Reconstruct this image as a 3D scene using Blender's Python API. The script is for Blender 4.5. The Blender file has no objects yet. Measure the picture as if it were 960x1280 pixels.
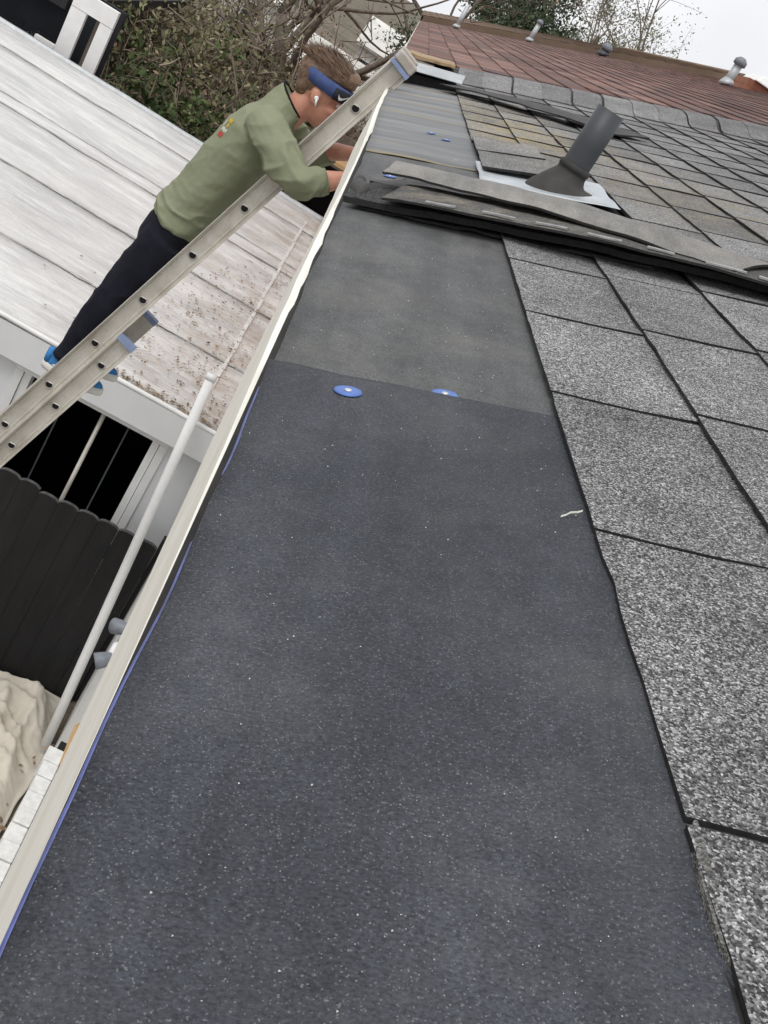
import bpy, bmesh, math, random
from mathutils import Vector, Matrix, noise
R = math.radians
random.seed(7)
scene = bpy.context.scene
COL = scene.collection

# ------------------------------------------------------------------ camera
PITCH, YAW, ROLL = R(23.19), R(12.117), R(33.647)
fw = Vector((math.sin(YAW)*math.cos(PITCH), math.cos(YAW)*math.cos(PITCH), -math.sin(PITCH)))
r0 = fw.cross(Vector((0, 0, 1))).normalized(); u0 = r0.cross(fw)
cr = r0*math.cos(ROLL) + u0*math.sin(ROLL); cu = -r0*math.sin(ROLL) + u0*math.cos(ROLL)
cam = bpy.data.cameras.new('camera'); cam_o = bpy.data.objects.new('camera', cam); COL.objects.link(cam_o)
m = Matrix((cr, cu, -fw)).transposed().to_4x4(); m.translation = (-0.027, 0, 0.333)
cam_o.matrix_world = m
cam.sensor_fit = 'VERTICAL'; cam.sensor_height = 36; cam.lens = 1305.7/1280*36
cam.clip_start = 0.02; cam.clip_end = 2000
scene.camera = cam_o

# ------------------------------------------------------------------ world, sun, exposure
w = bpy.data.worlds.new('World'); scene.world = w; w.use_nodes = True
nt = w.node_tree; nt.nodes.clear()
out = nt.nodes.new('ShaderNodeOutputWorld'); bg = nt.nodes.new('ShaderNodeBackground')
sky = nt.nodes.new('ShaderNodeTexSky'); sky.sky_type = 'NISHITA'; sky.sun_disc = False
sky.sun_elevation = R(60); sky.sun_rotation = R(215); sky.dust_density = 3
hs = nt.nodes.new('ShaderNodeHueSaturation'); hs.inputs['Saturation'].default_value = 0.10
tc = nt.nodes.new('ShaderNodeTexCoord'); nz = nt.nodes.new('ShaderNodeTexNoise')
nz.inputs['Scale'].default_value = 2.6; nz.inputs['Detail'].default_value = 5
cl = nt.nodes.new('ShaderNodeValToRGB')
cl.color_ramp.elements[0].position = .3; cl.color_ramp.elements[0].color = (7.3, 7.45, 7.9, 1)
cl.color_ramp.elements[1].position = .7; cl.color_ramp.elements[1].color = (10.4, 10.4, 10.5, 1)
mx = nt.nodes.new('ShaderNodeMix'); mx.data_type = 'RGBA'; mx.inputs[0].default_value = .86
nt.links.new(sky.outputs[0], hs.inputs['Color']); nt.links.new(tc.outputs['Generated'], nz.inputs['Vector'])
nt.links.new(nz.outputs[0], cl.inputs[0]); nt.links.new(hs.outputs[0], mx.inputs[6]); nt.links.new(cl.outputs[0], mx.inputs[7])
nt.links.new(mx.outputs[2], bg.inputs[0]); nt.links.new(bg.outputs[0], out.inputs[0])
bg.inputs[1].default_value = 0.108
sun = bpy.data.lights.new('sun', 'SUN'); sun.energy = 1.25; sun.angle = R(28); sun.color = (1, .97, .93)
sun_o = bpy.data.objects.new('sun', sun); COL.objects.link(sun_o)
sd = Vector((math.sin(R(215))*math.cos(R(60)), math.cos(R(215))*math.cos(R(60)), math.sin(R(60))))
sun_o.rotation_euler = sd.to_track_quat('Z', 'Y').to_euler()
vs = scene.view_settings; vs.view_transform = 'Standard'; vs.look = 'None'; vs.exposure = 0.1; vs.gamma = 1; vs.use_curve_mapping = False

# ------------------------------------------------------------------ materials
def newmat(name):
    mt = bpy.data.materials.new(name); mt.use_nodes = True
    t = mt.node_tree; b = t.nodes['Principled BSDF']
    return mt, t, b
def nd(t, kind, **kw):
    n_ = t.nodes.new(kind)
    for k, v in kw.items():
        if k in n_.inputs: n_.inputs[k].default_value = v
        else: setattr(n_, k, v)
    return n_
def pos(t, scale=(1, 1, 1), obj=False, roty=0.0):
    g = t.nodes.new('ShaderNodeTexCoord') if obj else t.nodes.new('ShaderNodeNewGeometry')
    mp = t.nodes.new('ShaderNodeMapping'); mp.inputs['Scale'].default_value = scale; mp.inputs['Rotation'].default_value = (0, roty, 0)
    t.links.new(g.outputs['Object' if obj else 'Position'], mp.inputs[0]); return mp.outputs[0]
def ramp(t, src, stops, const=False):
    n_ = t.nodes.new('ShaderNodeValToRGB'); cr_ = n_.color_ramp
    if const: cr_.interpolation = 'CONSTANT'
    while len(cr_.elements) < len(stops): cr_.elements.new(.5)
    for e, (p, c) in zip(cr_.elements, stops):
        e.position = p; e.color = (c[0], c[1], c[2], 1) if hasattr(c, '__len__') else (c, c, c, 1)
    t.links.new(src, n_.inputs[0]); return n_.outputs[0]
def mixc(t, fac, a, b, mode='MIX'):
    n_ = t.nodes.new('ShaderNodeMix'); n_.data_type = 'RGBA'; n_.blend_type = mode
    for s, i in ((fac, 0), (a, 6), (b, 7)):
        if isinstance(s, (int, float)): n_.inputs[i].default_value = s if i == 0 else (s, s, s, 1)
        elif isinstance(s, tuple): n_.inputs[i].default_value = (*s, 1)
        else: t.links.new(s, n_.inputs[i])
    return n_.outputs[2]
def noi(t, vec, scale, detail=4, rough=.6, out=0, dist=0):
    n_ = nd(t, 'ShaderNodeTexNoise', Scale=scale, Detail=detail, Roughness=rough, Distortion=dist)
    if vec: t.links.new(vec, n_.inputs['Vector'])
    return n_.outputs[out]
def vor(t, vec, scale, out='Color', feature='F1'):
    n_ = t.nodes.new('ShaderNodeTexVoronoi'); n_.feature = feature; n_.inputs['Scale'].default_value = scale
    t.links.new(vec, n_.inputs['Vector']); return n_.outputs[out]
def bump(t, b, h, strength=.4, dist=.002):
    n_ = nd(t, 'ShaderNodeBump', Strength=strength, Distance=dist)
    t.links.new(h, n_.inputs['Height']); t.links.new(n_.outputs[0], b.inputs['Normal'])
def simple(name, c1, c2=None, scale=6, rough=.7, metal=0, stretch=(1, 1, 1), bs=0, bd=.002, bscale=None, obj=False, detail=5, spec=.5):
    mt, t, b = newmat(name); v = pos(t, stretch, obj)
    c2 = c2 or tuple(x*.75 for x in c1)
    f_ = noi(t, v, scale, detail)
    t.links.new(ramp(t, f_, [(.32, c2), (.68, c1)]), b.inputs['Base Color'])
    b.inputs['Roughness'].default_value = rough; b.inputs['Metallic'].default_value = metal
    b.inputs['Specular IOR Level'].default_value = spec
    if bs: bump(t, b, noi(t, v, bscale or scale*4, 4), bs, bd)
    return mt
def granules(name, lo, mid, hi, scale=760, stain=None, tint=None, spec=.3):
    mt, t, b = newmat(name); v = pos(t)
    c = vor(t, v, scale); sp = t.nodes.new('ShaderNodeSeparateColor'); t.links.new(c, sp.inputs[0])
    base = ramp(t, sp.outputs[0], [(0, lo), (.22, lo), (.50, mid), (.66, mid), (.95, hi), (1, hi)])
    clump_ = ramp(t, noi(t, v, 160, 3, .6), [(.3, .70), (.7, 1.30)]); base = mixc(t, 1, base, clump_, 'MULTIPLY')
    big = ramp(t, noi(t, v, 6, 7, .7), [(.28, .62), (.7, 1.20)])
    base = mixc(t, 1, base, big, 'MULTIPLY')
    fine = ramp(t, noi(t, v, 900, 2), [(.35, .65), (.65, 1.2)])
    base = mixc(t, 1, base, fine, 'MULTIPLY')
    oi = t.nodes.new('ShaderNodeObjectInfo')
    rr = ramp(t, oi.outputs['Random'], [(0, .74), (1, 1.16)])
    base = mixc(t, 1, base, rr, 'MULTIPLY')
    if stain:
        for (sx, sy, rad, colr, amt) in stain:
            d = t.nodes.new('ShaderNodeVectorMath'); d.operation = 'DISTANCE'; mp = pos(t, (1, .55, 1)); t.links.new(mp, d.inputs[0])
            d.inputs[1].default_value = (sx, sy*.55, sx*.38)
            msk = ramp(t, d.outputs['Value'], [(rad*.3, 1), (rad, 0)])
            f_ = ramp(t, noi(t, pos(t, (1, 2.5, 1)), 16, 6, .7), [(.46, 0), (.60, amt)])
            base = mixc(t, mixc(t, 1, msk, f_, 'MULTIPLY'), base, colr)
    t.links.new(base, b.inputs['Base Color'])
    b.inputs['Roughness'].default_value = .85; b.inputs['Specular IOR Level'].default_value = spec
    bump(t, b, vor(t, v, scale, 'Distance'), .9, .0012)
    return mt
def felt(name, c1, c2, speck=.5, dust_sheen=.2, dust_sheen_col=(.22, .21, .19)):
    mt, t, b = newmat(name); v = pos(t)
    base = ramp(t, noi(t, v, 3.2, 6, .65), [(.3, c1), (.7, c2)])
    f_ = noi(t, pos(t, (1, 1.5, 1)), 420, 4, .7); base = mixc(t, 1, base, ramp(t, f_, [(.34, .50), (.66, 1.55)]), 'MULTIPLY')
    base = mixc(t, 1, base, ramp(t, noi(t, pos(t, (1.6, 1, 1)), 26, 5, .7), [(.3, .82), (.7, 1.16)]), 'MULTIPLY')
    dm = ramp(t, noi(t, pos(t, (1, 1.3, 1)), 5, 7, .72), [(.48, 0), (.78, dust_sheen)])
    base = mixc(t, dm, base, dust_sheen_col)
    base = mixc(t, 1, base, ramp(t, noi(t, pos(t, (1, .16, 1)), 13, 5, .65), [(.3, .72), (.7, 1.28)]), 'MULTIPLY')
    sc_ = ramp(t, noi(t, pos(t, (1, 2.2, 1)), 24, 8, .8, dist=2.0), [(.64, 0), (.74, .28)]); sm_ = ramp(t, noi(t, v, 4.5, 3), [(.5, 0), (.64, 1)])
    base = mixc(t, mixc(t, 1, sc_, sm_, 'MULTIPLY'), base, (.24, .235, .22))
    # stray light granules, sparse, in drifts
    v1 = vor(t, v, 560, 'Distance'); s1 = ramp(t, v1, [(.16, 1), (.26, 0)])
    c = vor(t, v, 560); sp = t.nodes.new('ShaderNodeSeparateColor'); t.links.new(c, sp.inputs[0])
    keep = ramp(t, sp.outputs[0], [(.88, 0), (.96, 1)]); drift = ramp(t, noi(t, v, 9, 6, .7), [(.45, .03), (.68, 1)])
    k = mixc(t, 1, mixc(t, 1, s1, keep, 'MULTIPLY'), drift, 'MULTIPLY')
    kk = mixc(t, 1, k, speck, 'MULTIPLY'); base = mixc(t, kk, base, (.62, .60, .55))
    v2 = vor(t, v, 1300, 'Color'); sp2 = t.nodes.new('ShaderNodeSeparateColor'); t.links.new(v2, sp2.inputs[0])
    base = mixc(t, ramp(t, sp2.outputs[1], [(.93, 0), (.99, .26)]), base, (.42, .42, .42))
    t.links.new(base, b.inputs['Base Color']); b.inputs['Roughness'].default_value = .68
    b.inputs['Specular IOR Level'].default_value = .35
    bump(t, b, noi(t, v, 520, 4), .8, .0010)
    return mt
def wood(name, c1, c2, along=1, scale=30, rough=.75):
    st = [.7, .7, .7]; st[along] = .04
    mt, t, b = newmat(name); v = pos(t, st)
    f_ = noi(t, v, scale*2, 6, .65, dist=.6)
    base = ramp(t, f_, [(.3, c2), (.65, c1)])
    base = mixc(t, ramp(t, noi(t, pos(t), 12, 4), [(.5, 0), (.75, .25)]), base, tuple(x*.7 for x in c2))
    t.links.new(base, b.inputs['Base Color']); b.inputs['Roughness'].default_value = rough
    bump(t, b, f_, .5, .002)
    return mt

MAT = {}
MAT['gran'] = granules('grey_granules', (.066, .066, .068), (.235, .235, .235), (.66, .65, .64),
                       stain=[(.42, 3.45, .34, (.46, .35, .12), .75), (.30, 4.2, .4, (.38, .30, .14), .6), (.75, 2.6, .35, (.30, .24, .13), .45), (.6, 3.0, .5, (.27, .23, .16), .5)])
MAT['gran_dark'] = granules('dark_granules', (.016, .016, .017), (.05, .05, .052), (.16, .16, .16))
MAT['gran_old'] = granules('dusty_granules', (.10, .10, .098), (.175, .172, .163), (.31, .30, .28), stain=[(.2, 2.1, .4, (.33, .29, .22), .6)])
MAT['cut_edge'] = simple('cut_asphalt_edge', (.030, .028, .027), (.010, .010, .010), 160, .85)
MAT['asphalt_back'] = simple('asphalt_back', (.075, .072, .068), (.025, .025, .026), 22, .8, bs=.4, bscale=300, bd=.001)
MAT['felt_near'] = felt('felt_near', (.028, .032, .041), (.050, .053, .063), .7, .22, (.19, .185, .175))  # pale dust patches, partly put in for the sheet's sheen
MAT['felt_mid'] = felt('felt_mid', (.068, .072, .074), (.100, .103, .103), .5, .42, (.22, .20, .175))
def old_felt():
    mt, t, b = newmat('felt_old')
    v = pos(t, (.35, 2.4, .35)); f_ = noi(t, v, 4.5, 6, .6)
    base = ramp(t, f_, [(.3, (.11, .115, .12)), (.5, (.18, .185, .19)), (.7, (.27, .27, .26))])
    yy = ramp(t, noi(t, pos(t, (.5, 3.2, .5)), 3.1, 4, .5), [(.56, 0), (.68, .75)])
    base = mixc(t, yy, base, (.34, .27, .14))
    base = mixc(t, ramp(t, noi(t, pos(t), 22, 4), [(.66, 0), (.76, .5)]), base, (.5, .5, .5))
    t.links.new(base, b.inputs['Base Color']); b.inputs['Roughness'].default_value = .7
    bump(t, b, noi(t, pos(t), 200, 3), .3, .001)
    return mt
MAT['felt_old'] = old_felt()
MAT['dull_sealant'] = simple('dull_sealant', (.42, .42, .41), (.26, .26, .26), 60, .6)
MAT['dusty_felt'] = felt('dusty_felt', (.17, .165, .155), (.26, .25, .235), .4, .5, (.36, .32, .26))
MAT['deck'] = simple('roof_deck', (.03, .028, .026), (.012, .012, .012), 14, .9)
MAT['fascia'] = wood('bare_fascia_wood', (.92, .90, .83), (.78, .75, .66), 1, 26)
MAT['blue_film'] = simple('blue_film', (.13, .16, .42), (.06, .07, .16), 30, .5)
MAT['cap_blue'] = simple('cap_blue_plastic', (.09, .19, .52), (.07, .14, .42), 90, .45)
MAT['nail'] = simple('nail_steel', (.75, .74, .72), (.6, .6, .6), 90, .35, .6)
MAT['pvc'] = simple('grey_pipe', (.060, .066, .074), (.045, .049, .056), 12, .5, bs=.1, bscale=200)
MAT['rubber'] = simple('boot_rubber', (.050, .047, .044), (.025, .024, .023), 18, .75, bs=.3, bscale=90)
MAT['galv'] = simple('galvanised', (.62, .66, .69), (.36, .39, .41), 9, .45, .3, detail=7)
MAT['white_paint'] = simple('white_paint', (.86, .86, .85), (.76, .76, .75), 5, .6, bs=.1, bscale=60)
MAT['grey_white'] = simple('grey_white_paint', (.78, .79, .80), (.70, .71, .72), 3, .6)
MAT['brick_white'] = simple('painted_brick', (.80, .80, .78), (.62, .62, .60), 28, .75, bs=.5, bscale=120, bd=.003)
def worn_alu():
    mt, t, b = newmat('aluminium'); v = pos(t)
    base = ramp(t, noi(t, v, 7, 6, .7), [(.3, (.50, .46, .40)), (.5, (.66, .63, .57)), (.7, (.78, .76, .71))])
    base = mixc(t, ramp(t, noi(t, v, 28, 6, .75), [(.58, 0), (.70, .55)]), base, (.33, .28, .22))
    base = mixc(t, ramp(t, noi(t, pos(t, (1, 1, .12)), 130, 3), [(.60, 0), (.70, .35)]), base, (.85, .85, .84))
    t.links.new(base, b.inputs['Base Color']); b.inputs['Metallic'].default_value = .3; b.inputs['Roughness'].default_value = .48
    bump(t, b, noi(t, v, 90, 4), .2, .003); return mt
MAT['alu'] = worn_alu()
MAT['alu_edge'] = simple('aluminium_edge', (.74, .73, .70), (.60, .58, .55), 12, .4, .5)
MAT['alu_dirty'] = simple('aluminium_dirty', (.58, .55, .50), (.40, .35, .30), 14, .55, .4)
MAT['blue_cap'] = simple('blue_grey_plastic', (.30, .38, .58), (.22, .28, .45), 20, .5)
MAT['black'] = simple('black_hollow', (.008, .008, .009), (.005, .005, .006), 5, .9)
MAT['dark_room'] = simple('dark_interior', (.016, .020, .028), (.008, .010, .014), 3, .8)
MAT['black_wood'] = simple('black_stained_wood', (.016, .0155, .016), (.005, .005, .006), 14, .75, stretch=(1, 1, .12), bs=.4, bscale=60)
def scuffed_black():
    mt, t, b = newmat('scuffed_black_stain'); v = pos(t, (1, 1, .12)); base = ramp(t, noi(t, v, 14, 6, .7), [(.3, (.004, .004, .005)), (.7, (.017, .016, .017))])
    base = mixc(t, ramp(t, noi(t, pos(t, (1, 1, .3)), 16, 6, .75), [(.66, 0), (.76, .6)]), base, (.075, .07, .066))
    t.links.new(base, b.inputs['Base Color']); b.inputs['Roughness'].default_value = .7; bump(t, b, noi(t, v, 60, 4), .5, .004); return mt
MAT['black_wood'] = scuffed_black()
MAT['tip_wood'] = simple('worn_picket_tip', (.13, .125, .125), (.05, .05, .05), 30, .8)
MAT['canvas'] = simple('canvas', (.70, .66, .58), (.54, .49, .41), 4, .9, bs=.3, bscale=120)
def dirt():
    mt, t, b = newmat('dirt_ground'); v = pos(t)
    base = ramp(t, noi(t, v, 2.2, 7, .7), [(.3, (.09, .07, .05)), (.55, (.17, .135, .10)), (.75, (.26, .22, .17))])
    base = mixc(t, ramp(t, noi(t, v, .25, 4), [(.45, 0), (.65, .8)]), base, (.06, .07, .035))
    t.links.new(base, b.inputs['Base Color']); b.inputs['Roughness'].default_value = .95
    bump(t, b, noi(t, v, 30, 5), .7, .03); return mt
MAT['dirt'] = dirt()
def roofcoat():
    mt, t, b = newmat('white_roof_coating')
    v = pos(t, (.30, 1.1, 1)); base = ramp(t, noi(t, v, 1.7, 8, .72, dist=.5), [(.30, (.50, .505, .51)), (.44, (.64, .64, .635)), (.55, (.74, .735, .72)), (.66, (.86, .855, .83))])
    base = mixc(t, ramp(t, noi(t, pos(t, (.5, 1.6, 1)), 4.5, 6, .7), [(.50, 0), (.64, .75)]), base, (.88, .88, .86))
    base = mixc(t, ramp(t, noi(t, pos(t, (.12, 2.6, 1)), 5, 5, .65), [(.54, 0), (.72, .40)]), base, (.40, .40, .40))
    base = mixc(t, ramp(t, noi(t, pos(t, (.6, 1, 1)), 1.3, 6, .7), [(.45, 0), (.66, .5)]), base, (.50, .495, .48))
    st = ramp(t, noi(t, pos(t, (.7, 1, 1)), 3.2, 8, .78), [(.44, 0), (.64, .85)])
    # grime gathers on the low side, beside the upstand
    sx = t.nodes.new('ShaderNodeSeparateXYZ'); t.links.new(pos(t), sx.inputs[0])
    mr = nd(t, 'ShaderNodeMapRange'); t.links.new(sx.outputs[0], mr.inputs[0])
    mr.inputs[1].default_value = -1.3; mr.inputs[2].default_value = .1; mr.inputs[3].default_value = .12; mr.inputs[4].default_value = 1
    base = mixc(t, mixc(t, 1, st, mr.outputs[0], 'MULTIPLY'), base, (.38, .31, .23))
    sp = ramp(t, noi(t, pos(t, (.8, 1, 1)), 9, 7, .75), [(.58, 0), (.66, .8)])
    base = mixc(t, mixc(t, 1, sp, mr.outputs[0], 'MULTIPLY'), base, (.28, .17, .09))
    t.links.new(base, b.inputs['Base Color']); b.inputs['Roughness'].default_value = .38
    bump(t, b, noi(t, pos(t, (.35, 1.2, 1)), 7, 7, .65), .8, .05); return mt
MAT['coat'] = roofcoat()
MAT['seam'] = simple('seam_grime', (.20, .19, .175), (.66, .655, .64), 3.5, .85, stretch=(.8, 2, 1), detail=7)
MAT['sealant'] = simple('sealant', (.82, .82, .80), (.60, .59, .56), 11, .3)  # pale tone carries the row of reflections on the flat roof's low side
def tabbed(name, cols, lichen=None):
    mt, t, b = newmat(name)
    g = t.nodes.new('ShaderNodeNewGeometry')
    base = ramp(t, g.outputs['Random Per Island'], [(i/(len(cols)-1), c) for i, c in enumerate(cols)])
    base = mixc(t, 1, base, ramp(t, noi(t, pos(t), 1.1, 5), [(.3, .75), (.7, 1.25)]), 'MULTIPLY')
    base = mixc(t, 1, base, ramp(t, noi(t, pos(t), 160, 2), [(.35, .6), (.65, 1.4)]), 'MULTIPLY')
    if lichen: base = mixc(t, ramp(t, noi(t, pos(t), 2.5, 5), [(.5, 0), (.7, .6)]), base, lichen)
    t.links.new(base, b.inputs['Base Color']); b.inputs['Roughness'].default_value = .9; b.inputs['Specular IOR Level'].default_value = .2
    return mt
MAT['red_tab'] = tabbed('red_brown_shingle', [(.11, .072, .066), (.19, .108, .092), (.25, .160, .135), (.155, .082, .070), (.13, .095, .090), (.215, .130, .108)])
MAT['brown_tab'] = tabbed('brown_shingle', [(.14, .095, .07), (.20, .14, .10), (.16, .11, .085)], (.22, .17, .12))
MAT['brick_red'] = simple('red_brick', (.36, .15, .09), (.26, .10, .06), 12, .85)
MAT['vent_metal'] = simple('vent_metal', (.52, .54, .55), (.38, .40, .41), 12, .5, .3)
MAT['ply'] = wood('raw_plywood', (.55, .36, .17), (.40, .24, .10), 0, 20)
MAT['old_ply'] = wood('weathered_plywood', (.50, .36, .20), (.18, .12, .07), 0, 12)
MAT['fence_wood'] = wood('weathered_fence_wood', (.22, .18, .14), (.12, .095, .075), 2, 20)
MAT['bark'] = simple('bark', (.20, .165, .13), (.10, .08, .065), 12, .95, bs=.6, bscale=40, bd=.02)
MAT['twig'] = simple('dry_twig', (.33, .27, .21), (.15, .115, .09), 3, .95)
def leafmat(name, cols):
    mt, t, b = newmat(name); g = t.nodes.new('ShaderNodeNewGeometry')
    base = ramp(t, g.outputs['Random Per Island'], [(i/(len(cols)-1), c) for i, c in enumerate(cols)])
    t.links.new(base, b.inputs['Base Color']); b.inputs['Roughness'].default_value = .75; b.inputs['Specular IOR Level'].default_value = .3
    return mt
MAT['leaf_dark'] = leafmat('leaf_dark', [(.018, .034, .012), (.05, .078, .024), (.10, .135, .045), (.035, .055, .018)])
MAT['leaf_olive'] = leafmat('leaf_olive', [(.08, .085, .035), (.16, .16, .075), (.27, .26, .15), (.13, .10, .065), (.33, .31, .20)])
MAT['leaf_dry'] = leafmat('leaf_dry', [(.15, .10, .065), (.25, .175, .11), (.36, .29, .20), (.085, .055, .038), (.14, .12, .06)])
MAT['leaf_pine'] = leafmat('leaf_pine', [(.028, .046, .026), (.052, .075, .038), (.085, .105, .055)])
MAT['leaf_pale'] = leafmat('leaf_pale', [(.16, .17, .10), (.24, .24, .16), (.20, .18, .13)])
MAT['debris'] = leafmat('fallen_leaf', [(.20, .13, .08), (.30, .21, .12), (.11, .075, .05), (.38, .31, .22), (.16, .12, .09)])
MAT['pale_wall'] = simple('pale_siding', (.74, .73, .68), (.55, .54, .50), 1.2, .8, detail=6)
# person
MAT['skin'] = simple('skin', (.64, .33, .235), (.54, .235, .16), 16, .5, detail=3)
def cloth(name, c1, c2, sc=9):
    mt, t, b = newmat(name); v = pos(t); f_ = noi(t, v, sc, 4)
    t.links.new(ramp(t, f_, [(.3, c2), (.7, c1)]), b.inputs['Base Color']); b.inputs['Roughness'].default_value = .9
    b.inputs['Specular IOR Level'].default_value = .2
    mp = pos(t, (1.1, .45, .45), roty=R(-38)); bump(t, b, noi(t, mp, 30, 4, .6), .35, .006); return mt
MAT['shirt'] = cloth('sage_cotton', (.265, .285, .19), (.235, .255, .165))
MAT['trouser'] = cloth('navy_cotton', (.014, .015, .024), (.009, .010, .016))
MAT['hair'] = simple('brown_hair', (.26, .165, .105), (.10, .058, .036), 60, .55, stretch=(.4, 1, 1), bs=.6, bscale=150, bd=.004)
MAT['band'] = simple('blue_band', (.06, .10, .26), (.045, .07, .19), 40, .8)
MAT['band_dark'] = simple('navy_band', (.018, .020, .034), (.012, .013, .022), 40, .8)
MAT['shoe_blue'] = simple('blue_mesh_shoe', (.035, .24, .56), (.025, .16, .42), 60, .6, bs=.3, bscale=300, bd=.001)
MAT['shoe_dark'] = simple('dark_sock', (.02, .02, .022), (.012, .012, .014), 40, .9)
MAT['white_rubber'] = simple('white_rubber', (.80, .79, .76), (.66, .65, .62), 20, .5)
MAT['white_plastic'] = simple('white_plastic', (.85, .85, .85), (.8, .8, .8), 20, .3)
MAT['red_print'] = simple('red_print', (.5, .06, .05), (.4, .05, .04), 40, .8)
MAT['yellow_print'] = simple('yellow_print', (.6, .42, .04), (.5, .33, .03), 40, .8)
MAT['pale_print'] = simple('pale_print', (.62, .62, .56), (.45, .46, .38), 60, .85)
MAT['lamp_grey'] = simple('lamp_grey', (.22, .24, .27), (.15, .165, .19), 30, .5)

# ------------------------------------------------------------------ helpers
def tag(o, label=None, cat=None, group=None, kind=None):
    if label: o['label'] = label
    if cat: o['category'] = cat
    if group: o['group'] = group
    if kind: o['kind'] = kind
    return o
def empty(name, loc, label, cat, group=None):
    o = bpy.data.objects.new(name, None); COL.objects.link(o); o.location = loc; o.empty_display_size = .1
    return tag(o, label, cat, group)
def link(name, me, mt, parent=None, loc=None):
    o = bpy.data.objects.new(name, me); COL.objects.link(o)
    if mt and not me.materials: me.materials.append(MAT[mt] if isinstance(mt, str) else mt)
    if parent:
        o.parent = parent
        # geometry is written in world coordinates unless loc is given
        o.matrix_parent_inverse = Matrix.Translation(parent_world(parent)).inverted()
    if loc: o.location = loc
    return o
def parent_world(p):
    v = Vector((0, 0, 0)); q = p
    while q is not None and q.type == 'EMPTY':
        v += q.location; q = q.parent
    return v
def meshof(verts, faces, smooth=False, name='mesh'):
    me = bpy.data.meshes.new(name); me.from_pydata([tuple(v) for v in verts], [], faces); me.validate()
    if smooth:
        for p in me.polygons: p.use_smooth = True
    return me
def from_bm(bm, smooth=False):
    me = bpy.data.meshes.new('mesh'); bmesh.ops.recalc_face_normals(bm, faces=bm.faces); bm.to_mesh(me); bm.free()
    if smooth:
        for p in me.polygons: p.use_smooth = True
    return me
class MB:
    def __init__(s): s.v = []; s.f = []
    def quad(s, a, b, c, d):
        k = len(s.v); s.v += [a, b, c, d]; s.f.append((k, k+1, k+2, k+3))
    def hexa(s, pts):      # 8 points: bottom 4 ccw, top 4 ccw
        k = len(s.v); s.v += pts
        for q in ((3, 2, 1, 0), (4, 5, 6, 7), (0, 1, 5, 4), (1, 2, 6, 5), (2, 3, 7, 6), (3, 0, 4, 7)): s.f.append(tuple(k+i for i in q))
    def box(s, x0, x1, y0, y1, z0, z1):
        s.hexa([(x0, y0, z0), (x1, y0, z0), (x1, y1, z0), (x0, y1, z0), (x0, y0, z1), (x1, y0, z1), (x1, y1, z1), (x0, y1, z1)])
    def tube(s, pts, radii, seg=8, cap=True):
        pts = [Vector(p) for p in pts]; k0 = len(s.v); n_ = len(pts)
        for i, p in enumerate(pts):
            d = (pts[min(i+1, n_-1)]-pts[max(i-1, 0)]).normalized()
            a = d.orthogonal().normalized() if i == 0 else (a - d*a.dot(d)).normalized()
            b = d.cross(a); r_ = radii[i] if hasattr(radii, '__len__') else radii
            for j in range(seg):
                an = 2*math.pi*j/seg; s.v.append(tuple(p + (a*math.cos(an)+b*math.sin(an))*r_))
        for i in range(n_-1):
            for j in range(seg):
                s.f.append((k0+i*seg+j, k0+i*seg+(j+1) % seg, k0+(i+1)*seg+(j+1) % seg, k0+(i+1)*seg+j))
        if cap:
            s.f.append(tuple(k0+j for j in reversed(range(seg)))); s.f.append(tuple(k0+(n_-1)*seg+j for j in range(seg)))
    def ring_loft(s, rings, cap=True):
        k0 = len(s.v); seg = len(rings[0])
        for r_ in rings: s.v += [tuple(p) for p in r_]
        for i in range(len(rings)-1):
            for j in range(seg):
                s.f.append((k0+i*seg+j, k0+i*seg+(j+1) % seg, k0+(i+1)*seg+(j+1) % seg, k0+(i+1)*seg+j))
        if cap:
            s.f.append(tuple(k0+j for j in reversed(range(seg)))); s.f.append(tuple(k0+(len(rings)-1)*seg+j for j in range(seg)))
    def ball(s, c, r_, seg=14, rings=9, m3=None):
        c = Vector(c); rr = r_ if hasattr(r_, '__len__') else (r_,)*3
        k0 = len(s.v)
        def P(x, y, z):
            v = Vector((x*rr[0], y*rr[1], z*rr[2])); v = m3 @ v if m3 else v
            return tuple(c+v)
        s.v.append(P(0, 0, -1))
        for i in range(1, rings):
            a = -math.pi/2+math.pi*i/rings
            for j in range(seg):
                b = 2*math.pi*j/seg; s.v.append(P(math.cos(a)*math.cos(b), math.cos(a)*math.sin(b), math.sin(a)))
        s.v.append(P(0, 0, 1)); top = len(s.v)-1
        for j in range(seg): s.f.append((k0, k0+1+(j+1) % seg, k0+1+j)); s.f.append((top, k0+1+(rings-2)*seg+j, k0+1+(rings-2)*seg+(j+1) % seg))
        for i in range(rings-2):
            for j in range(seg):
                a = k0+1+i*seg; s.f.append((a+j, a+(j+1) % seg, a+seg+(j+1) % seg, a+seg+j))
    def build(s, name, mt, parent=None, smooth=False):
        return link(name, meshof(s.v, s.f, smooth, name), mt, parent)
def boxo(name, mt, parent, *a):
    b = MB(); b.box(*a); return b.build(name, mt, parent)
PHI = R(20.8); UP = Vector((math.cos(PHI), 0, math.sin(PHI))); NRM = Vector((-math.sin(PHI), 0, math.cos(PHI)))
def RP(w_, y_, h=0.0): return UP*w_ + Vector((0, y_, 0)) + NRM*h      # point on the roof: up the slope, along the eave, off the deck
def bevelled(o, wd=.003, seg=1):
    b = o.modifiers.new('bevel', 'BEVEL'); b.width = wd; b.segments = seg; b.limit_method = 'ANGLE'; return o
GZ = -4.4

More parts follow.
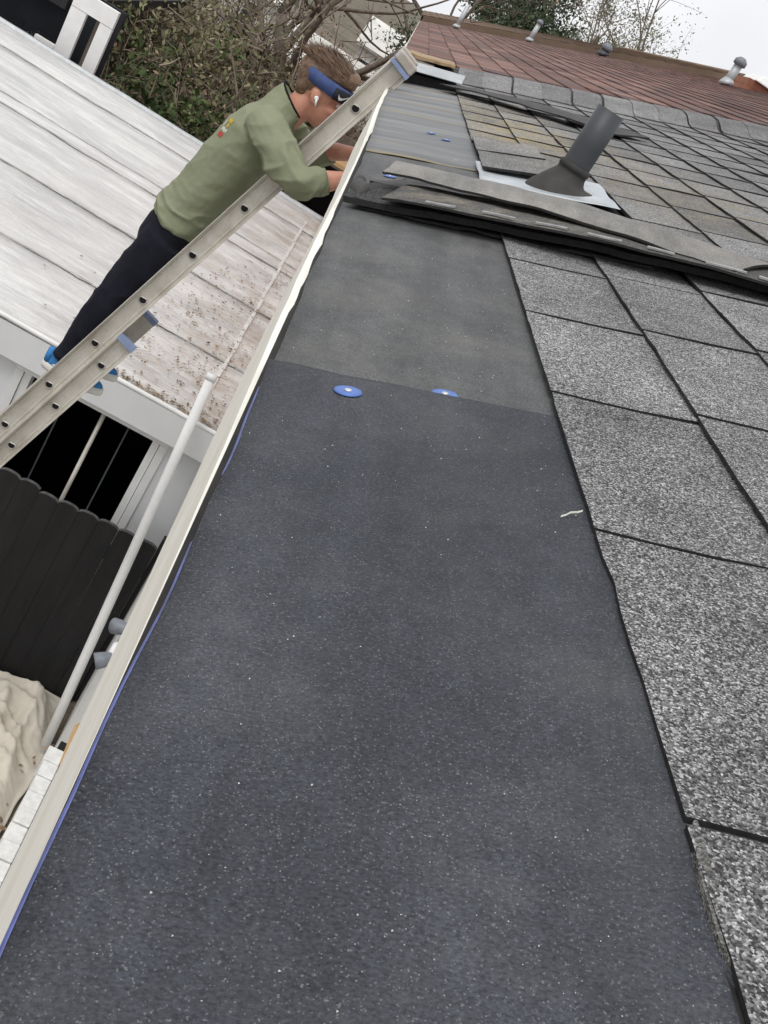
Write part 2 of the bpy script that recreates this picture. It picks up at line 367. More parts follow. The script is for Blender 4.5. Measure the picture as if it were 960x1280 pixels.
# ------------------------------------------------------------------ ground
g = MB(); nG = 40
for i in range(nG+1):
    for j in range(nG+1):
        x = (i/nG-.5)*2; y = (j/nG-.5)*2
        x = math.copysign(abs(x)**3, x)*700; y = math.copysign(abs(y)**3, y)*700
        g.v.append((x, y+5, GZ+.05*noise.noise(Vector((x*.3, y*.3, 0)))))
for i in range(nG):
    for j in range(nG):
        a = i*(nG+1)+j; g.f.append((a, a+nG+1, a+nG+2, a+1))
tag(g.build('ground', 'dirt', None, True), kind='structure')

# ------------------------------------------------------------------ the house we look along
house = empty('house', (.2, 0, GZ), 'grey shingled house with its eave stripped to dark underlayment', 'house')
WMAX, Y0, Y1 = 4.2, -1.4, 5.45
b = MB(); b.hexa([RP(.0, Y0, -.018), RP(WMAX, Y0, -.018), RP(WMAX, Y1, -.018), RP(.0, Y1, -.018), RP(.0, Y0, -.001), RP(WMAX, Y0, -.001), RP(WMAX, Y1, -.001), RP(.0, Y1, -.001)])
b.build('roof_deck', 'deck', house)
# house wall, set back under the eave
boxo('wall', 'brick_white', house, .155, .30, -1.4, 5.84, GZ-.1, .012)
boxo('far_wall', 'brick_white', house, .32, 4.0, 5.5, 5.62, GZ-.1, .09)
for i in range(13):     # rowlock course at the foot of the wall
    y = 2.35+i*.094
    bevelled(boxo('brick', 'brick_white', house, .082+random.uniform(-.004, .004), .153, y, y+.089, -3.07, -2.95+random.uniform(-.004, .004)), .004)
# rafter tails under the open eave
for i in range(10):
    y = -.9+i*.61
    b = MB(); b.hexa([RP(.03, y, -.125), RP(.6, y, -.125), RP(.6, y+.04, -.125), RP(.03, y+.04, -.125), RP(.03, y, -.02), RP(.6, y, -.02), RP(.6, y+.04, -.02), RP(.03, y+.04, -.02)])
    b.build('rafter_tail', 'fascia', house)
# fascia: a slightly bowed bare board
def fx(y): return -.0015 - .0022*y + .0028*math.sin(y*3.1+.6) - (.008 if y > 3 else 0)*min(1, (y-3)) + .0012*noise.noise(Vector((0, y*9, 3)))
b = MB(); rings = []
N = 90
for i in range(N+1):
    y = -1.0+i*6.75/N; x = fx(y) if y > 0 else fx(0)
    rings.append([(x, y, -.145), (x+.021, y, -.145), (x+.021, y, .0025+.0008*noise.noise(Vector((y*7, 1, 0)))), (x, y, -.0025+.0008*noise.noise(Vector((y*8, 5, 0))))])
b.ring_loft(rings); b.build('fascia_board', 'fascia', house)

def sheet(name, mt, edge0, w1, ya, yb, h, thick=.0016, nu=14, nv=60, wave=.0015, yskew=0.0, seed=0):
    b = MB()
    for lay in (0, 1):
        for j in range(nv+1):
            y = ya+(yb-ya)*j/nv; a = edge0(y)
            for i in range(nu+1):
                w_ = a+(w1-a)*i/nu; yy = y+(yskew*(w_/.3)+.003*noise.noise(Vector((w_*22, seed, 0))))*(1 if j == nv else 0)
                hh = h+wave*noise.noise(Vector((w_*5, y*3, seed)))+wave*.5*noise.noise(Vector((w_*19, y*9, seed+4)))
                b.v.append(RP(w_, yy, hh+(thick if lay else 0)))
    n1 = nu+1; L = n1*(nv+1)
    for j in range(nv):
        for i in range(nu):
            k = j*n1+i; b.f.append((L+k, L+k+1, L+k+n1+1, L+k+n1)); b.f.append((k, k+n1, k+n1+1, k+1))
    for j in range(nv):
        k = j*n1; b.f.append((k, L+k, L+k+n1, k+n1)); k += nu; b.f.append((k, k+n1, L+k+n1, L+k))
    for i in range(nu):
        k = i; b.f.append((k, k+1, L+k+1, L+k)); k = nv*n1+i; b.f.append((k, L+k, L+k+1, k+1))
    return b.build(name, mt, house, True)
edge_n = lambda y: fx(max(y, 0))+.0035+.006*max(0, min(1, (y-.35)/.3))+.0022*noise.noise(Vector((y*9, 2, 0)))
edge_m = lambda y: fx(y)+.013+.002*noise.noise(Vector((y*6, 7, 0)))
tag(sheet('underlayment', 'felt_near', edge_n, .33, -.9, .917, .0064, seed=1, nv=120, yskew=-.012, wave=.0026), 'near sheet of dark blue-grey underlayment')
tag(sheet('underlayment', 'felt_mid', edge_m, .36, .83, 2.52, .0022, seed=2, nv=80), 'dusty middle sheet of grey underlayment')
tag(sheet('underlayment', 'felt_old', edge_m, .40, 2.47, 5.40, .0046, seed=3, wave=.003), 'weathered streaked sheet of old underlayment')
# blue film along the sheet's free edge
for ya, yb in ((-.2, .56), (.66, .84)):
    b = MB(); n_ = 30
    for j in range(n_+1):
        y = ya+(yb-ya)*j/n_; a = edge_n(y); ww = .0007*math.sin(math.pi*j/n_)**.5+.0002
        hh = .0079+.0026*noise.noise(Vector((a*5, y*3, 1)))+.0013*noise.noise(Vector((a*19, y*9, 5)))
        b.v += [RP(a-.0012, y, hh-.0012), RP(a+.0002, y, hh+.0004), RP(a+ww, y, hh+.0003)]
    for j in range(n_): k = j*3; b.f += [(k, k+1, k+4, k+3), (k+1, k+2, k+5, k+4)]
    b.build('film_edge', 'blue_film', house)
def cap_nail(w_, y_, h, rad=.0127, tilt=0):
    b = MB(); seg = 24; rings = []
    for rr, hh in ((rad, 0), (rad, .0009), (rad*.8, .0013), (rad*.2, .0011)):
        rings.append([RP(w_+rr*math.cos(2*math.pi*j/seg), y_+rr*math.sin(2*math.pi*j/seg), h+hh+tilt*rr*math.sin(2*math.pi*j/seg)) for j in range(seg)])
    b.ring_loft(rings); o = b.build('cap_nail', 'cap_blue', house, True)
    b = MB(); rings = [[RP(w_+rr*math.cos(2*math.pi*j/12), y_+rr*math.sin(2*math.pi*j/12), h+hh) for j in range(12)] for rr, hh in ((.0034, .001), (.0034, .002), (.002, .0025))]
    b.ring_loft(rings); k = b.build('nail_head', 'nail', o, True)
    return o
cap_nail(.081, .868, .0088); cap_nail(.169, .917, .0046)
cap_nail(.075, 2.16, .0052); cap_nail(.16, 3.05, .0085); cap_nail(.20, 1.0+1.95, .0085)

# ---- shingles
TAB, EXP, W0 = .2935, .146, .272
def tab_mesh(seed, cupk=.0042):
    rnd = random.Random(seed); nv, nu = 8, 4; b = MB(); Lg = TAB-.0052
    bow = -.007; sl = 0
    for lay in (0, 1):
        for i in range(nu+1):
            u = .172*i/nu
            for j in range(nv+1):
                v = Lg*j/nv
                hh = .0070*(1-u/.172)+.0006*noise.noise(Vector((u*20, v*14, seed)))
                jag = (.0011*noise.noise(Vector((v*90, seed, 1)))+.0012*noise.noise(Vector((v*16, seed, 2)))) if i == 0 else 0
                du = jag*1.5; dv = (bow*math.sin(math.pi*i/nu)+sl*i/nu*.6+.0007*noise.noise(Vector((u*60, seed, 3))))*(1 if j in (0, nv) else 1)
                cup = cupk*max(0, 1-v/.06)+.0012*max(0, (v-Lg+.05)/.05); b.v.append((u+du, v+dv, hh+cup*min(1, .35+u/.10)-(0 if lay else .0034+cup)))
    n1 = nv+1; L = n1*(nu+1)
    for i in range(nu):
        for j in range(nv):
            k = i*n1+j; b.f.append((L+k, L+k+n1, L+k+n1+1, L+k+1))
    for j in range(nv): b.f.append((j, L+j, L+j+1, j+1))
    for i in range(nu):
        k = i*n1; b.f.append((k, k+n1, L+k+n1, L+k)); k += nv; b.f.append((k, L+k, L+k+n1, k+n1))
    me = meshof(b.v, b.f, False, 'shingle_tab'); me.materials.append(MAT['gran']); me.materials.append(MAT['cut_edge'])
    for p in me.polygons:
        if abs(p.normal.z) < .7: p.material_index = 1
    return me
TABS = [tab_mesh(s) for s in range(8)]; TABS_NEAR = [tab_mesh(s+20, .0012) for s in range(6)]; TABS_MID = [tab_mesh(s+40, .0026) for s in range(6)]
ROOFROT = Matrix((UP, Vector((0, 1, 0)), NRM)).transposed()
house_inv = Matrix.Translation(house.location).inverted()
NC, NT = 15, 18
rest = MB()
def place(w_, y_, hh, rz, lift):
    mt_ = ROOFROT.to_4x4(); mt_.translation = RP(w_, y_, hh)
    return mt_ @ Matrix.Rotation(rz, 4, 'Z') @ Matrix.Rotation(lift, 4, 'Y')
for c in range(28):
    off = .085+random.uniform(-.012, .012)+c*.003
    for k in range(-6, NT+1):
        y = off+k*TAB
        if y+TAB > 5.47 or (c > NC and k < 0 and c > 26): continue
        # bare gap round the pipe flashing
        if c == 0 and 2.0 < y < 2.40: continue
        if c == 1 and 1.98 < y < 2.40: continue
        lift = random.uniform(-.006, .004)
        if c == 0 and 2.38 < y < 2.75: lift = -.07
        mw = place(W0+c*EXP, y, 0.0055+random.uniform(0, .0012)+(.010 if c == 0 and 2.38 < y < 2.75 else 0), random.uniform(-.005, .005), lift)
        if c < NC and k >= 0:
            o = bpy.data.objects.new('shingle_tab', random.choice(TABS_NEAR if y < 1.2 else TABS_MID if y < 2.6 else TABS)); COL.objects.link(o); o.parent = house
            o.matrix_parent_inverse = house_inv; o.matrix_basis = mw
        else:
            me = random.choice(TABS); k0 = len(rest.v)
            rest.v += [tuple(mw @ v.co) for v in me.vertices]; rest.f += [tuple(k0+i for i in p.vertices) for p in me.polygons]
tag(rest.build('shingle_field', 'gran', house), 'outlying grey shingles of the same roof', kind='stuff')
for c in range(NC):     # under layer showing as a second dark edge below each course
    b = MB(); n_ = 60; w_ = W0+c*EXP
    for j in range(n_+1):
        y = -.2+5.6*j/n_; pr = -.001+.010*noise.noise(Vector((y*1.6, c*3.1, 0)))+.001*noise.noise(Vector((y*30, c, 5)))
        if c < 2 and 2.0 < y < 2.62: pr = -.06
        pr = min(pr, .0015) if c == 0 and y < .6 else pr
        b.v += [RP(w_-pr, y, .005), RP(w_-pr, y, .0082), RP(w_+.10, y, .004)]
    for j in range(n_): k = j*3; b.f += [(k, k+3, k+4, k+1), (k+1, k+4, k+5, k+2)]
    b.build('starter_strip', 'cut_edge', house)
# broken sliver on the butt edge
b = MB(); sv = [(.2745, .286, .0105), (.2705, .305, .0115), (.2700, .33, .0125), (.2715, .352, .0130), (.2752, .372, .0120)]
for k, (w_, y, h) in enumerate(sv): b.v += [RP(w_-.0008, y, h-.004), RP(w_, y, h), RP(.2768+.0008*math.sin(k*2.1), y+.003, h+.0004)]
for k in range(4): b.f += [(k*3, k*3+1, k*3+4, k*3+3), (k*3+1, k*3+2, k*3+5, k*3+4)]
b.build('broken_shingle_edge', 'gran_old', house)

# ---- raised end curb, shingled over
b = MB(); n_ = 44
for j in range(n_+1):
    w_ = -.0+j*4.3/n_
    sag = .004*noise.noise(Vector((w_*4, 0, 0)))
    b.v += [RP(w_, 5.40, .010), RP(w_, 5.47, .020+sag), RP(w_, 5.56, .055+sag), RP(w_, 5.72, .064+sag), RP(w_, 5.80, .030)]
for j in range(n_):
    for i in range(4): k = j*5+i; b.f.append((k, k+5, k+6, k+1))
b.build('end_curb', 'asphalt_back', house, True)
for c in range(24):
    w_ = W0+c*EXP+random.uniform(-.012, .012); q = MB()
    prof = [(5.36, .012), (5.44, .019), (5.50, .040), (5.56, .055), (5.71, .063)]; L_ = EXP-.003
    for lay in (0, 1):
        for (y, h) in prof:
            for i in range(3):
                u = L_*i/2; q.v.append(RP(w_+u+(y-5.36)*.05, y+.004*noise.noise(Vector((w_, u*9, y))), h+(.003*(1-i/2))+(0 if lay == 0 else .003)))
    for i in range(4):
        for j in range(2): k = 15+i*3+j; q.f.append((k, k+1, k+4, k+3))
        k = i*3; q.f.append((k, k+15, k+18, k+3)); k = i*3+2; q.f.append((k, k+3, k+18, k+15))
    q.f.append((0, 1, 16, 15)); q.f.append((1, 2, 17, 16))
    q.build('curb_shingle', 'gran', house)

# ---- plumbing vent
def disc_ring(c, ax, r_, seg=28):
    a = ax.orthogonal().normalized(); b_ = ax.cross(a)
    return [c+(a*math.cos(2*math.pi*j/seg)+b_*math.sin(2*math.pi*j/seg))*r_ for j in range(seg)]
Zv = Vector((0, 0, 1)); pb = RP(.440, 2.37, 0)
vent = empty('vent_pipe', tuple(pb), 'dark grey plumbing vent pipe in a black rubber boot', 'vent pipe')
b = MB(); b.ring_loft([disc_ring(pb+Zv*h, Zv, .0315) for h in (.02, .12, .200)], cap=False)
b.ring_loft([disc_ring(pb+Zv*h, Zv, .0275) for h in (.200, .10)], cap=False)
k = len(b.v); seg = 28
for j in range(seg): b.f.append((2*seg+j, 2*seg+(j+1) % seg, 3*seg+(j+1) % seg, 3*seg+j))
b.build('pipe', 'pvc', vent, True)
b = MB(); prof = [(0, .078, 0), (.005, .076, 0), (.014, .066, .2), (.026, .052, .5), (.040, .042, .85), (.052, .0355, 1), (.060, .0345, 1), (.061, .0368, 1), (.072, .0368, 1), (.074, .032, 1)]
b.ring_loft([disc_ring(pb+NRM*.008*(1-t)+(NRM*(1-t)+Zv*t).normalized()*h, (NRM*(1-t)+Zv*t).normalized(), r_) for h, r_, t in prof]); b.build('boot', 'rubber', vent, True)
b = MB(); nfl = 12
for lay in (0, 1):
    for j in range(nfl+1):
        y = 2.245+.315*j/nfl
        for i in range(nfl+1):
            w_ = .262+.296*i/nfl; b.v.append(RP(w_+.004*noise.noise(Vector((y*9, i, 0))), y, .0125+.008*max(0, (j/nfl-.6))+.0025*noise.noise(Vector((w_*14, y*14, 2)))+.0012*lay))
n1 = nfl+1; L_ = n1*n1
for j in range(nfl):
    for i in range(nfl): k = j*n1+i; b.f += [(L_+k, L_+k+1, L_+k+n1+1, L_+k+n1), (k, k+n1, k+n1+1, k+1)]
for i in range(nfl): b.f += [(i, i+1, L_+i+1, L_+i), (i*n1, L_+i*n1, L_+(i+1)*n1, (i+1)*n1)]
b.build('flashing', 'galv', vent, True)

# ------------------------------------------------------------------ loose shingles lying across the slope
def loose(name, mt, a, bq, width, prof, thick, label, cat='shingle', group=None, skew=0.0, seed=0, nu=36, nv=6, sag=.0, ragged=.009):
    """strip from a=(w,y) to b, heights given by prof(t), width along the eave"""
    b = MB(); a = Vector(a); bq = Vector(bq); L = (bq-a).length; d = (bq-a)/L; pnt = Vector((-d.y, d.x))
    for lay in (0, 1):
        for i in range(nu+1):
            t = i/nu
            for j in range(nv+1):
                s_ = (j/nv-.5)*width
                e = ragged*noise.noise(Vector((t*14, j*.7, seed))) if j in (0, nv) else 0
                p = a+d*(L*t+(skew*s_ if i in (0, nu) else 0)*(1 if i == 0 else -1))+pnt*(s_+e)
                h = prof(t)+.0040*noise.noise(Vector((t*6, s_*10, seed)))+.0015*noise.noise(Vector((t*17, s_*22, seed)))+sag*abs(s_/width*2)**2+(thick if lay else 0)
                b.v.append(RP(p.x, p.y, h))
    n1 = nv+1; Lr = n1*(nu+1)
    for i in range(nu):
        for j in range(nv):
            k = i*n1+j; b.f.append((Lr+k, Lr+k+1, Lr+k+n1+1, Lr+k+n1)[::-1]); b.f.append((k, k+1, k+n1+1, k+n1))
        k = i*n1; b.f.append((k, k+n1, Lr+k+n1, Lr+k)); k += nv; b.f.append((k, Lr+k, Lr+k+n1, k+n1))
    for j in range(nv): b.f.append((j, Lr+j, Lr+j+1, j+1)); k = nu*n1+j; b.f.append((k, k+1, Lr+k+1, Lr+k))
    root = empty(name, tuple(RP(a.x, a.y, prof(0))), label, cat, group)
    o = b.build('strip', mt, root, True); o.data.materials.append(MAT['cut_edge'])
    for p in o.data.polygons:
        if p.index % (2*nv+2) >= 2*nv or p.index >= nu*(2*nv+2): p.material_index = 1
    o.modifiers.new('es', 'EDGE_SPLIT').split_angle = R(40)
    return root, (a, d, pnt)
G = 'loose shingles piled across the slope'
sm = lambda a, b, t: max(0, min(1, (t-a)/(b-a)))**2*(3-2*max(0, min(1, (t-a)/(b-a))))
loose('loose_shingle', 'gran_dark', (.05, 1.80), (.52, 1.70), .09, lambda t: .006+.006*t, .004, 'flat dark shingle scrap at the bottom of the loose pile', group=G, seed=1)
r1, fr = loose('loose_shingle', 'gran_dark', (.030, 1.850), (1.05, 1.63), .20, lambda t: .017+.012*math.sin(math.pi*min(1, t*1.1))-.004*t, .010, 'thick black shingle strip with a curled end on the loose pile', group=G, seed=2, sag=-.005)
b = MB(); pts = [RP(.030+.004*math.sin(t*.8), 1.775+.16*t/8, .022+.004*math.sin(t)) for t in range(9)]
b.tube(pts, [.004, .011, .014, .016, .016, .015, .013, .010, .004], 12); b.build('rolled_end', 'asphalt_back', r1, True)
r2, fr = loose('loose_shingle', 'gran_old', (.095, 1.810), (.92, 1.60), .19, lambda t: .036+.016*math.sin(math.pi*t)-.010*t, .004, 'grey shingle strip with white sealant dashes on the loose pile', group=G, seed=3, sag=-.004)
a_, d_, p_ = fr
for i in range(7):
    t0 = .09+i*.105+random.uniform(-.01, .01); b = MB(); L = .835; ln = random.uniform(.05, .075)
    for k in range(5):
        t = t0+ln*k/4; p = a_+d_*(L*t)+p_*(-.089+.003*math.sin(t*40)); h = .036+.016*math.sin(math.pi*t)-.010*t+.0030
        q = p+p_*.008; b.v += [RP(p.x, p.y, h-.0005), RP(p.x, p.y, h+.0022), RP(q.x, q.y, h+.0022)]
    for k in range(4): b.f += [(k*3, k*3+3, k*3+4, k*3+1), (k*3+1, k*3+4, k*3+5, k*3+2)]
    b.build('sealant_dash', 'dull_sealant', r2)
loose('loose_shingle', 'asphalt_back', (.085, 2.05), (.55, 1.93), .12, lambda t: .012+.018*t, .004, 'thin pointed shingle strip under the loose pile by the eave', group=G, skew=.5, seed=4)
loose('loose_shingle', 'dusty_felt', (.080, 1.935), (.67, 1.640), .15, lambda t: .060+.012*math.sin(math.pi*t)-.010*t, .004, 'pale dusty shingle strip lying on top of the loose pile', group=G, seed=5, skew=-.35, sag=-.010)
loose('loose_shingle', 'felt_mid', (.60, 1.73), (1.4, 1.60), .20, lambda t: .024-.006*t, .004, 'dark smooth shingle strip tucked under the upper end of the pile', group=G, seed=6)
# far strip, ribbed sheet, torn sheathing
loose('edge_strip', 'asphalt_back', (.27, 4.78), (.90, 4.02), .20, lambda t: .032-.010*t+.01*math.sin(math.pi*t), .005, 'long grey asphalt strip lying askew behind the vent pipe', 'strip', seed=7)
b = MB(); root = empty('ribbed_sheet', tuple(RP(.02, 4.95, .05)), 'short ribbed grey metal sheet lying at the eave beside the ladder top', 'metal sheet')
prof = []
for i in range(25): prof.append((4.80+i*.02, .055+(.012 if i % 4 in (1, 2) else 0)))
for lay in (0, 1):
    for (w_, dh) in ((.0, .012), (.29, -.012)):
        for (y, h) in prof: b.v.append(RP(w_+(y-4.8)*.06, y, h+dh+lay*.002))
n_ = len(prof)
for lay in (0, 1):
    for i in range(n_-1): k = lay*2*n_+i; b.f.append((k, k+1, k+n_+1, k+n_))
for i in range(n_-1): b.f += [(i, i+1, 2*n_+i+1, 2*n_+i), (n_+i, n_+i+1, 3*n_+i+1, 3*n_+i)]
b.build('sheet', 'vent_metal', root)
b = MB(); b.hexa([RP(.01, 4.84, .008), RP(.27, 4.84, .008), RP(.27, 5.2, .008), RP(.01, 5.2, .008), RP(.01, 4.84, .05), RP(.27, 4.84, .034), RP(.27, 5.2, .034), RP(.01, 5.2, .05)]); b.build('batten', 'deck', root)
for i, (w0_, w1_, ya, yb, h, lb) in enumerate([(.03, .27, 5.5, 5.75, .085, 'torn piece of weathered plywood on the roof end curb'), (.10, .26, 5.30, 5.44, .05, 'small splintered wood scrap beside the ribbed sheet'), (.0, .17, 5.36, 5.5, .065, 'dark splintered plywood scrap under the torn plywood')]):
    b = MB(); n_ = 10; rings = []
    for k in range(n_+1):
        t = k/n_; w_ = w0_+(w1_-w0_)*t; j1 = .03*noise.noise(Vector((t*6, i*3, 0))); j2 = .03*noise.noise(Vector((t*6, i*3, 8)))
        hh = h-.02*t+.008*noise.noise(Vector((t*4, i, 3)))
        rings.append([RP(w_, ya+j1, hh), RP(w_, yb+j2, hh+.005), RP(w_, yb+j2, hh+.018), RP(w_, ya+j1, hh+.013)])
    b.ring_loft(rings); tag(b.build('plywood_scrap', 'old_ply' if i < 2 else 'bark'), lb, 'wood scrap', 'wood scraps at the roof end')
# curl of torn tape by the butt edge
b = MB(); pts = [(.266, .690, .013), (.262, .686, .013), (.258, .690, .010), (.254, .686, .0092), (.250, .683, .0088)]
for (w_, y, h) in pts: b.v += [RP(w_, y, h), RP(w_+.0006, y+.0020, h+.0006)]
for i in range(len(pts)-1): k = i*2; b.f.append((k, k+2, k+3, k+1))
o = b.build('tape_scrap', 'pale_print'); o.modifiers.new('s', 'SOLIDIFY').thickness = .0006
tag(o, 'tiny curl of torn pale tape beside the shingle edge', 'tape scrap')
# loose granules and lint on the underlayment: real crumbs
b = MB()
for i in range(500):
    w_ = random.uniform(.01, .27); y = random.uniform(.12, 1.6)**1.0
    s_ = random.choice([.0003, .00035, .0004, .0006]); h = .0085 if y < .9 else .0045
    k = len(b.v)
    for dx, dy, dz in ((1, 0, 0), (-.5, .8, 0), (-.5, -.8, 0), (0, 0, 1.3)):
        b.v.append(RP(w_+dx*s_*random.uniform(.7, 1.4), y+dy*s_*random.uniform(.7, 1.4), h+dz*s_-.0004))
    b.f += [(k, k+1, k+3), (k+1, k+2, k+3), (k+2, k, k+3)]
o = b.build('loose_granules', 'white_rubber'); tag(o, 'stray pale shingle granules scattered on the underlayment', 'granules', kind='stuff')

# ------------------------------------------------------------------ neighbouring roofs of the row
def row_roof(name, label, y0, y1, w1, h, mt, wall, w0=0.0):
    hs_ = empty(name, (.2, y0, GZ), label, 'house')
    b = MB(); b.hexa([RP(w0, y0, h-.12), RP(w1, y0, h-.12), RP(w1, y1, h-.12), RP(w0, y1, h-.12), RP(w0, y0, h-.004), RP(w1, y0, h-.004), RP(w1, y1, h-.004), RP(w0, y1, h-.004)])
    b.build('roof_deck', mt, hs_)
    b = MB(); nc = int((w1-w0)/EXP); nt_ = int((y1-y0)/.305)
    for c in range(nc):
        for k in range(nt_):
            y = y0+k*(y1-y0)/nt_+(.15 if c % 2 else 0); ln = (y1-y0)/nt_-.012
            if y+ln > y1: ln = y1-y
            w_ = w0+c*EXP+random.uniform(-.003, .003); q = random.uniform(0, .003)
            b.hexa([RP(w_, y, h+.004), RP(w_+EXP+.01, y, h-.002), RP(w_+EXP+.01, y+ln, h-.002), RP(w_, y+ln, h+.004), RP(w_, y, h+.0085+q), RP(w_+EXP+.01, y, h+.003), RP(w_+EXP+.01, y+ln, h+.003), RP(w_, y+ln, h+.0085+q)])
    tag(b.build('shingle_courses', mt, hs_), kind='stuff')
    boxo('wall', wall, hs_, .22, w1*math.cos(PHI)-.1, y0+.05, y1-.05, GZ-.1, h-.05)
    # eave and back slope
    boxo('fascia_board', 'white_paint', hs_, -.03+w0*math.cos(PHI), -.005+w0*math.cos(PHI), y0, y1, h-.15, h-.012)
    t = RP(w1, 0, h); b = MB()
    b.hexa([(t.x+.02, y0, t.z-.1), (t.x+w1, y0, t.z-.1-w1*.36), (t.x+w1, y1, t.z-.1-w1*.36), (t.x+.02, y1, t.z-.1), (t.x+.02, y0, t.z+.003), (t.x+w1, y0, t.z+.003-w1*.36), (t.x+w1, y1, t.z+.003-w1*.36), (t.x+.02, y1, t.z+.003)])
    b.build('back_slope', mt, hs_)
    b = MB(); b.tube([RP(w1+.02, y0, h+.0), RP(w1+.02, y1, h+.0)], .05, 6); b.build('ridge_cap', mt, hs_)
    return hs_
red = row_roof('house', 'house with a long red-brown shingle roof beyond the grey one', 5.83, 18.6, 5.1, .055, 'red_tab', 'brick_red')
brn = row_roof('house', 'low brown shingle roof beyond the red-brown roof', 18.9, 31, 5.4, .150, 'brown_tab', 'brick_red')
def roof_vent(w_, y_, h, rad, ht, label, dark=False, cap=True):
    p = RP(w_, y_, h); v = empty('roof_vent', tuple(p), label, 'roof vent', 'small vents on the red-brown roof')
    m_ = 'pvc' if dark else 'vent_metal'
    b = MB(); b.ring_loft([disc_ring(p+Zv*t, Zv, rad, 16) for t in (-.02, ht)]); b.build('pipe', m_, v, True)
    b = MB(); b.ring_loft([disc_ring(p+NRM*.012, NRM, rad*1.9, 16), disc_ring(p+NRM*.03+Zv*.02, NRM, rad*1.5, 16), disc_ring(p+Zv*rad*1.5, Zv, rad*1.05, 16)]); b.build('flashing', m_, v, True)
    if cap:
        b = MB(); b.ring_loft([disc_ring(p+Zv*(ht-.01+a), Zv, r_, 16) for a, r_ in ((0, rad*1.1), (.01, rad*1.5), (rad*1.1, rad*1.5), (rad*1.8, rad*.7))]); b.build('cap', 'lamp_grey', v, True)
    return v
roof_vent(.56, 17.6, .07, .035, .34, 'thin grey vent pipe near the eave end of the red-brown roof', cap=False)
roof_vent(1.75, 18.2, .07, .038, .30, 'pale capped vent pipe on the red-brown roof beside the brown one')
roof_vent(2.95, 18.25, .07, .06, .10, 'short dark vent with a squat cap on the red-brown roof', dark=True)
roof_vent(3.85, 14.0, .07, .055, .26, 'tall grey capped vent pipe near the brick chimney')
ch = RP(4.35, 14.6, 0); cz = ch.z
chim = empty('chimney', (ch.x, ch.y, cz), 'low red brick chimney with a pale metal cap on the red-brown roof', 'chimney')
for i in range(4): boxo('brick_course', 'brick_red', chim, ch.x-.2+.004*(i % 2), ch.x+.55-.004*(i % 2), ch.y-.3+.004*(i % 2), ch.y+.3, cz-.2+i*.085, cz-.12+i*.085)
boxo('core', 'brick_red', chim, ch.x-.19, ch.x+.54, ch.y-.288, ch.y+.29, cz-.3, cz+.13)
b = MB(); b.hexa([(ch.x-.14, ch.y-.36, cz+.14), (ch.x+.62, ch.y-.36, cz+.14), (ch.x+.62, ch.y+.36, cz+.14), (ch.x-.14, ch.y+.36, cz+.14), (ch.x-.06, ch.y-.30, cz+.24), (ch.x+.56, ch.y-.30, cz+.24), (ch.x+.56, ch.y+.30, cz+.24), (ch.x-.06, ch.y+.30, cz+.24)])
bevelled(b.build('cap', 'white_paint', chim), .02, 2)

# ------------------------------------------------------------------ flat-roofed white building below
AZ, AY0, AY1, AX0, AX1 = -2.32, 5.85, 12.85, -5.2, .165
add = empty('flat_roofed_building', (-2, AY0, GZ), 'white flat-roofed building with a patched, leaf-stained white roof', 'building')
def az(x): return AZ+.012*(-x if x < 0 else 0)
ys = [AY0, 7.0, 8.4, 9.85, 10.2, 11.8, AY1]
for i in range(len(ys)-1):
    b = MB(); nx, ny = 48, 6; h0 = .004*((i+1) % 2)
    for j in range(ny+1):
        for k in range(nx+1):
            x = AX0+(AX1-AX0)*k/nx; t = j/ny
            e = .025*noise.noise(Vector((x*1.3, i*5.0, 0)))
            y = ys[i]+(e if 0 < i and j == 0 else 0)+(ys[i+1]+(.06 if i < len(ys)-2 else 0)-ys[i])*t
            z = az(x)+.010*noise.noise(Vector((x*.8, y*1.7, 3)))+.006*(1-t)-.003*t
            b.v.append((x, y, z))
    for j in range(ny):
        for k in range(nx): a = j*(nx+1)+k; b.f.append((a, a+1, a+nx+2, a+nx+1))
    o = b.build('roof_sheet', 'coat', add, True); sld = o.modifiers.new('s', 'SOLIDIFY'); sld.thickness = .008; sld.offset = -1
    if i:
        b = MB(); n_ = 110       # grimy lap line
        for k in range(n_+1):
            x = AX0+(AX1-AX0)*k/n_; e = .025*noise.noise(Vector((x*1.3, i*5.0, 0))); y = ys[i]+e
            wd = max(0.0005, .006+.050*noise.noise(Vector((x*2.1, i*2.0, 4)))+.018*noise.noise(Vector((x*13, i, 8)))); z = az(x)+.010*noise.noise(Vector((x*.8, y*1.7, 3)))
            b.v += [(x, y-wd, z+.004), (x, y-wd*.3, z+.007), (x, y+.004+wd*.3, z+.0095), (x, y+.02, z+.004)]
        for k in range(n_):
            for q in range(3): a = k*4+q; b.f.append((a, a+4, a+5, a+1))
        b.build('lap_seam', 'seam', add, True)
boxo('roof_slab', 'grey_white', add, AX0, AX1+.03, AY0+.012, AY1-.01, AZ-.20, AZ-.012)
b = MB(); n_ = 40        # front fascia with rolled metal lip
boxo('fascia', 'grey_white', add, AX0, AX1+.05, AY0-.022, AY0+.010, AZ-.20, AZ+.004)
b.tube([(AX0+(AX1+.05-AX0)*k/n_, AY0-.012, az(AX0+(AX1-AX0)*k/n_)+.012+.004*noise.noise(Vector((k*.4, 0, 0)))) for k in range(n_+1)], .016, 8); b.build('drip_edge', 'white_paint', add, True)
b = MB(); n_ = 60; rings = []   # upstand along the low side
for k in range(n_+1):
    y = AY0-.01+(AY1-AY0)*k/n_; j = .012*noise.noise(Vector((y*2.3, 0, 0)))
    rings.append([(.115+j, y, AZ-.02), (.26, y, AZ-.02), (.26, y, AZ+.10), (.165+j*.5, y, AZ+.10), (.135+j, y, AZ+.05)])
b.ring_loft(rings); b.build('upstand', 'white_paint', add, True)
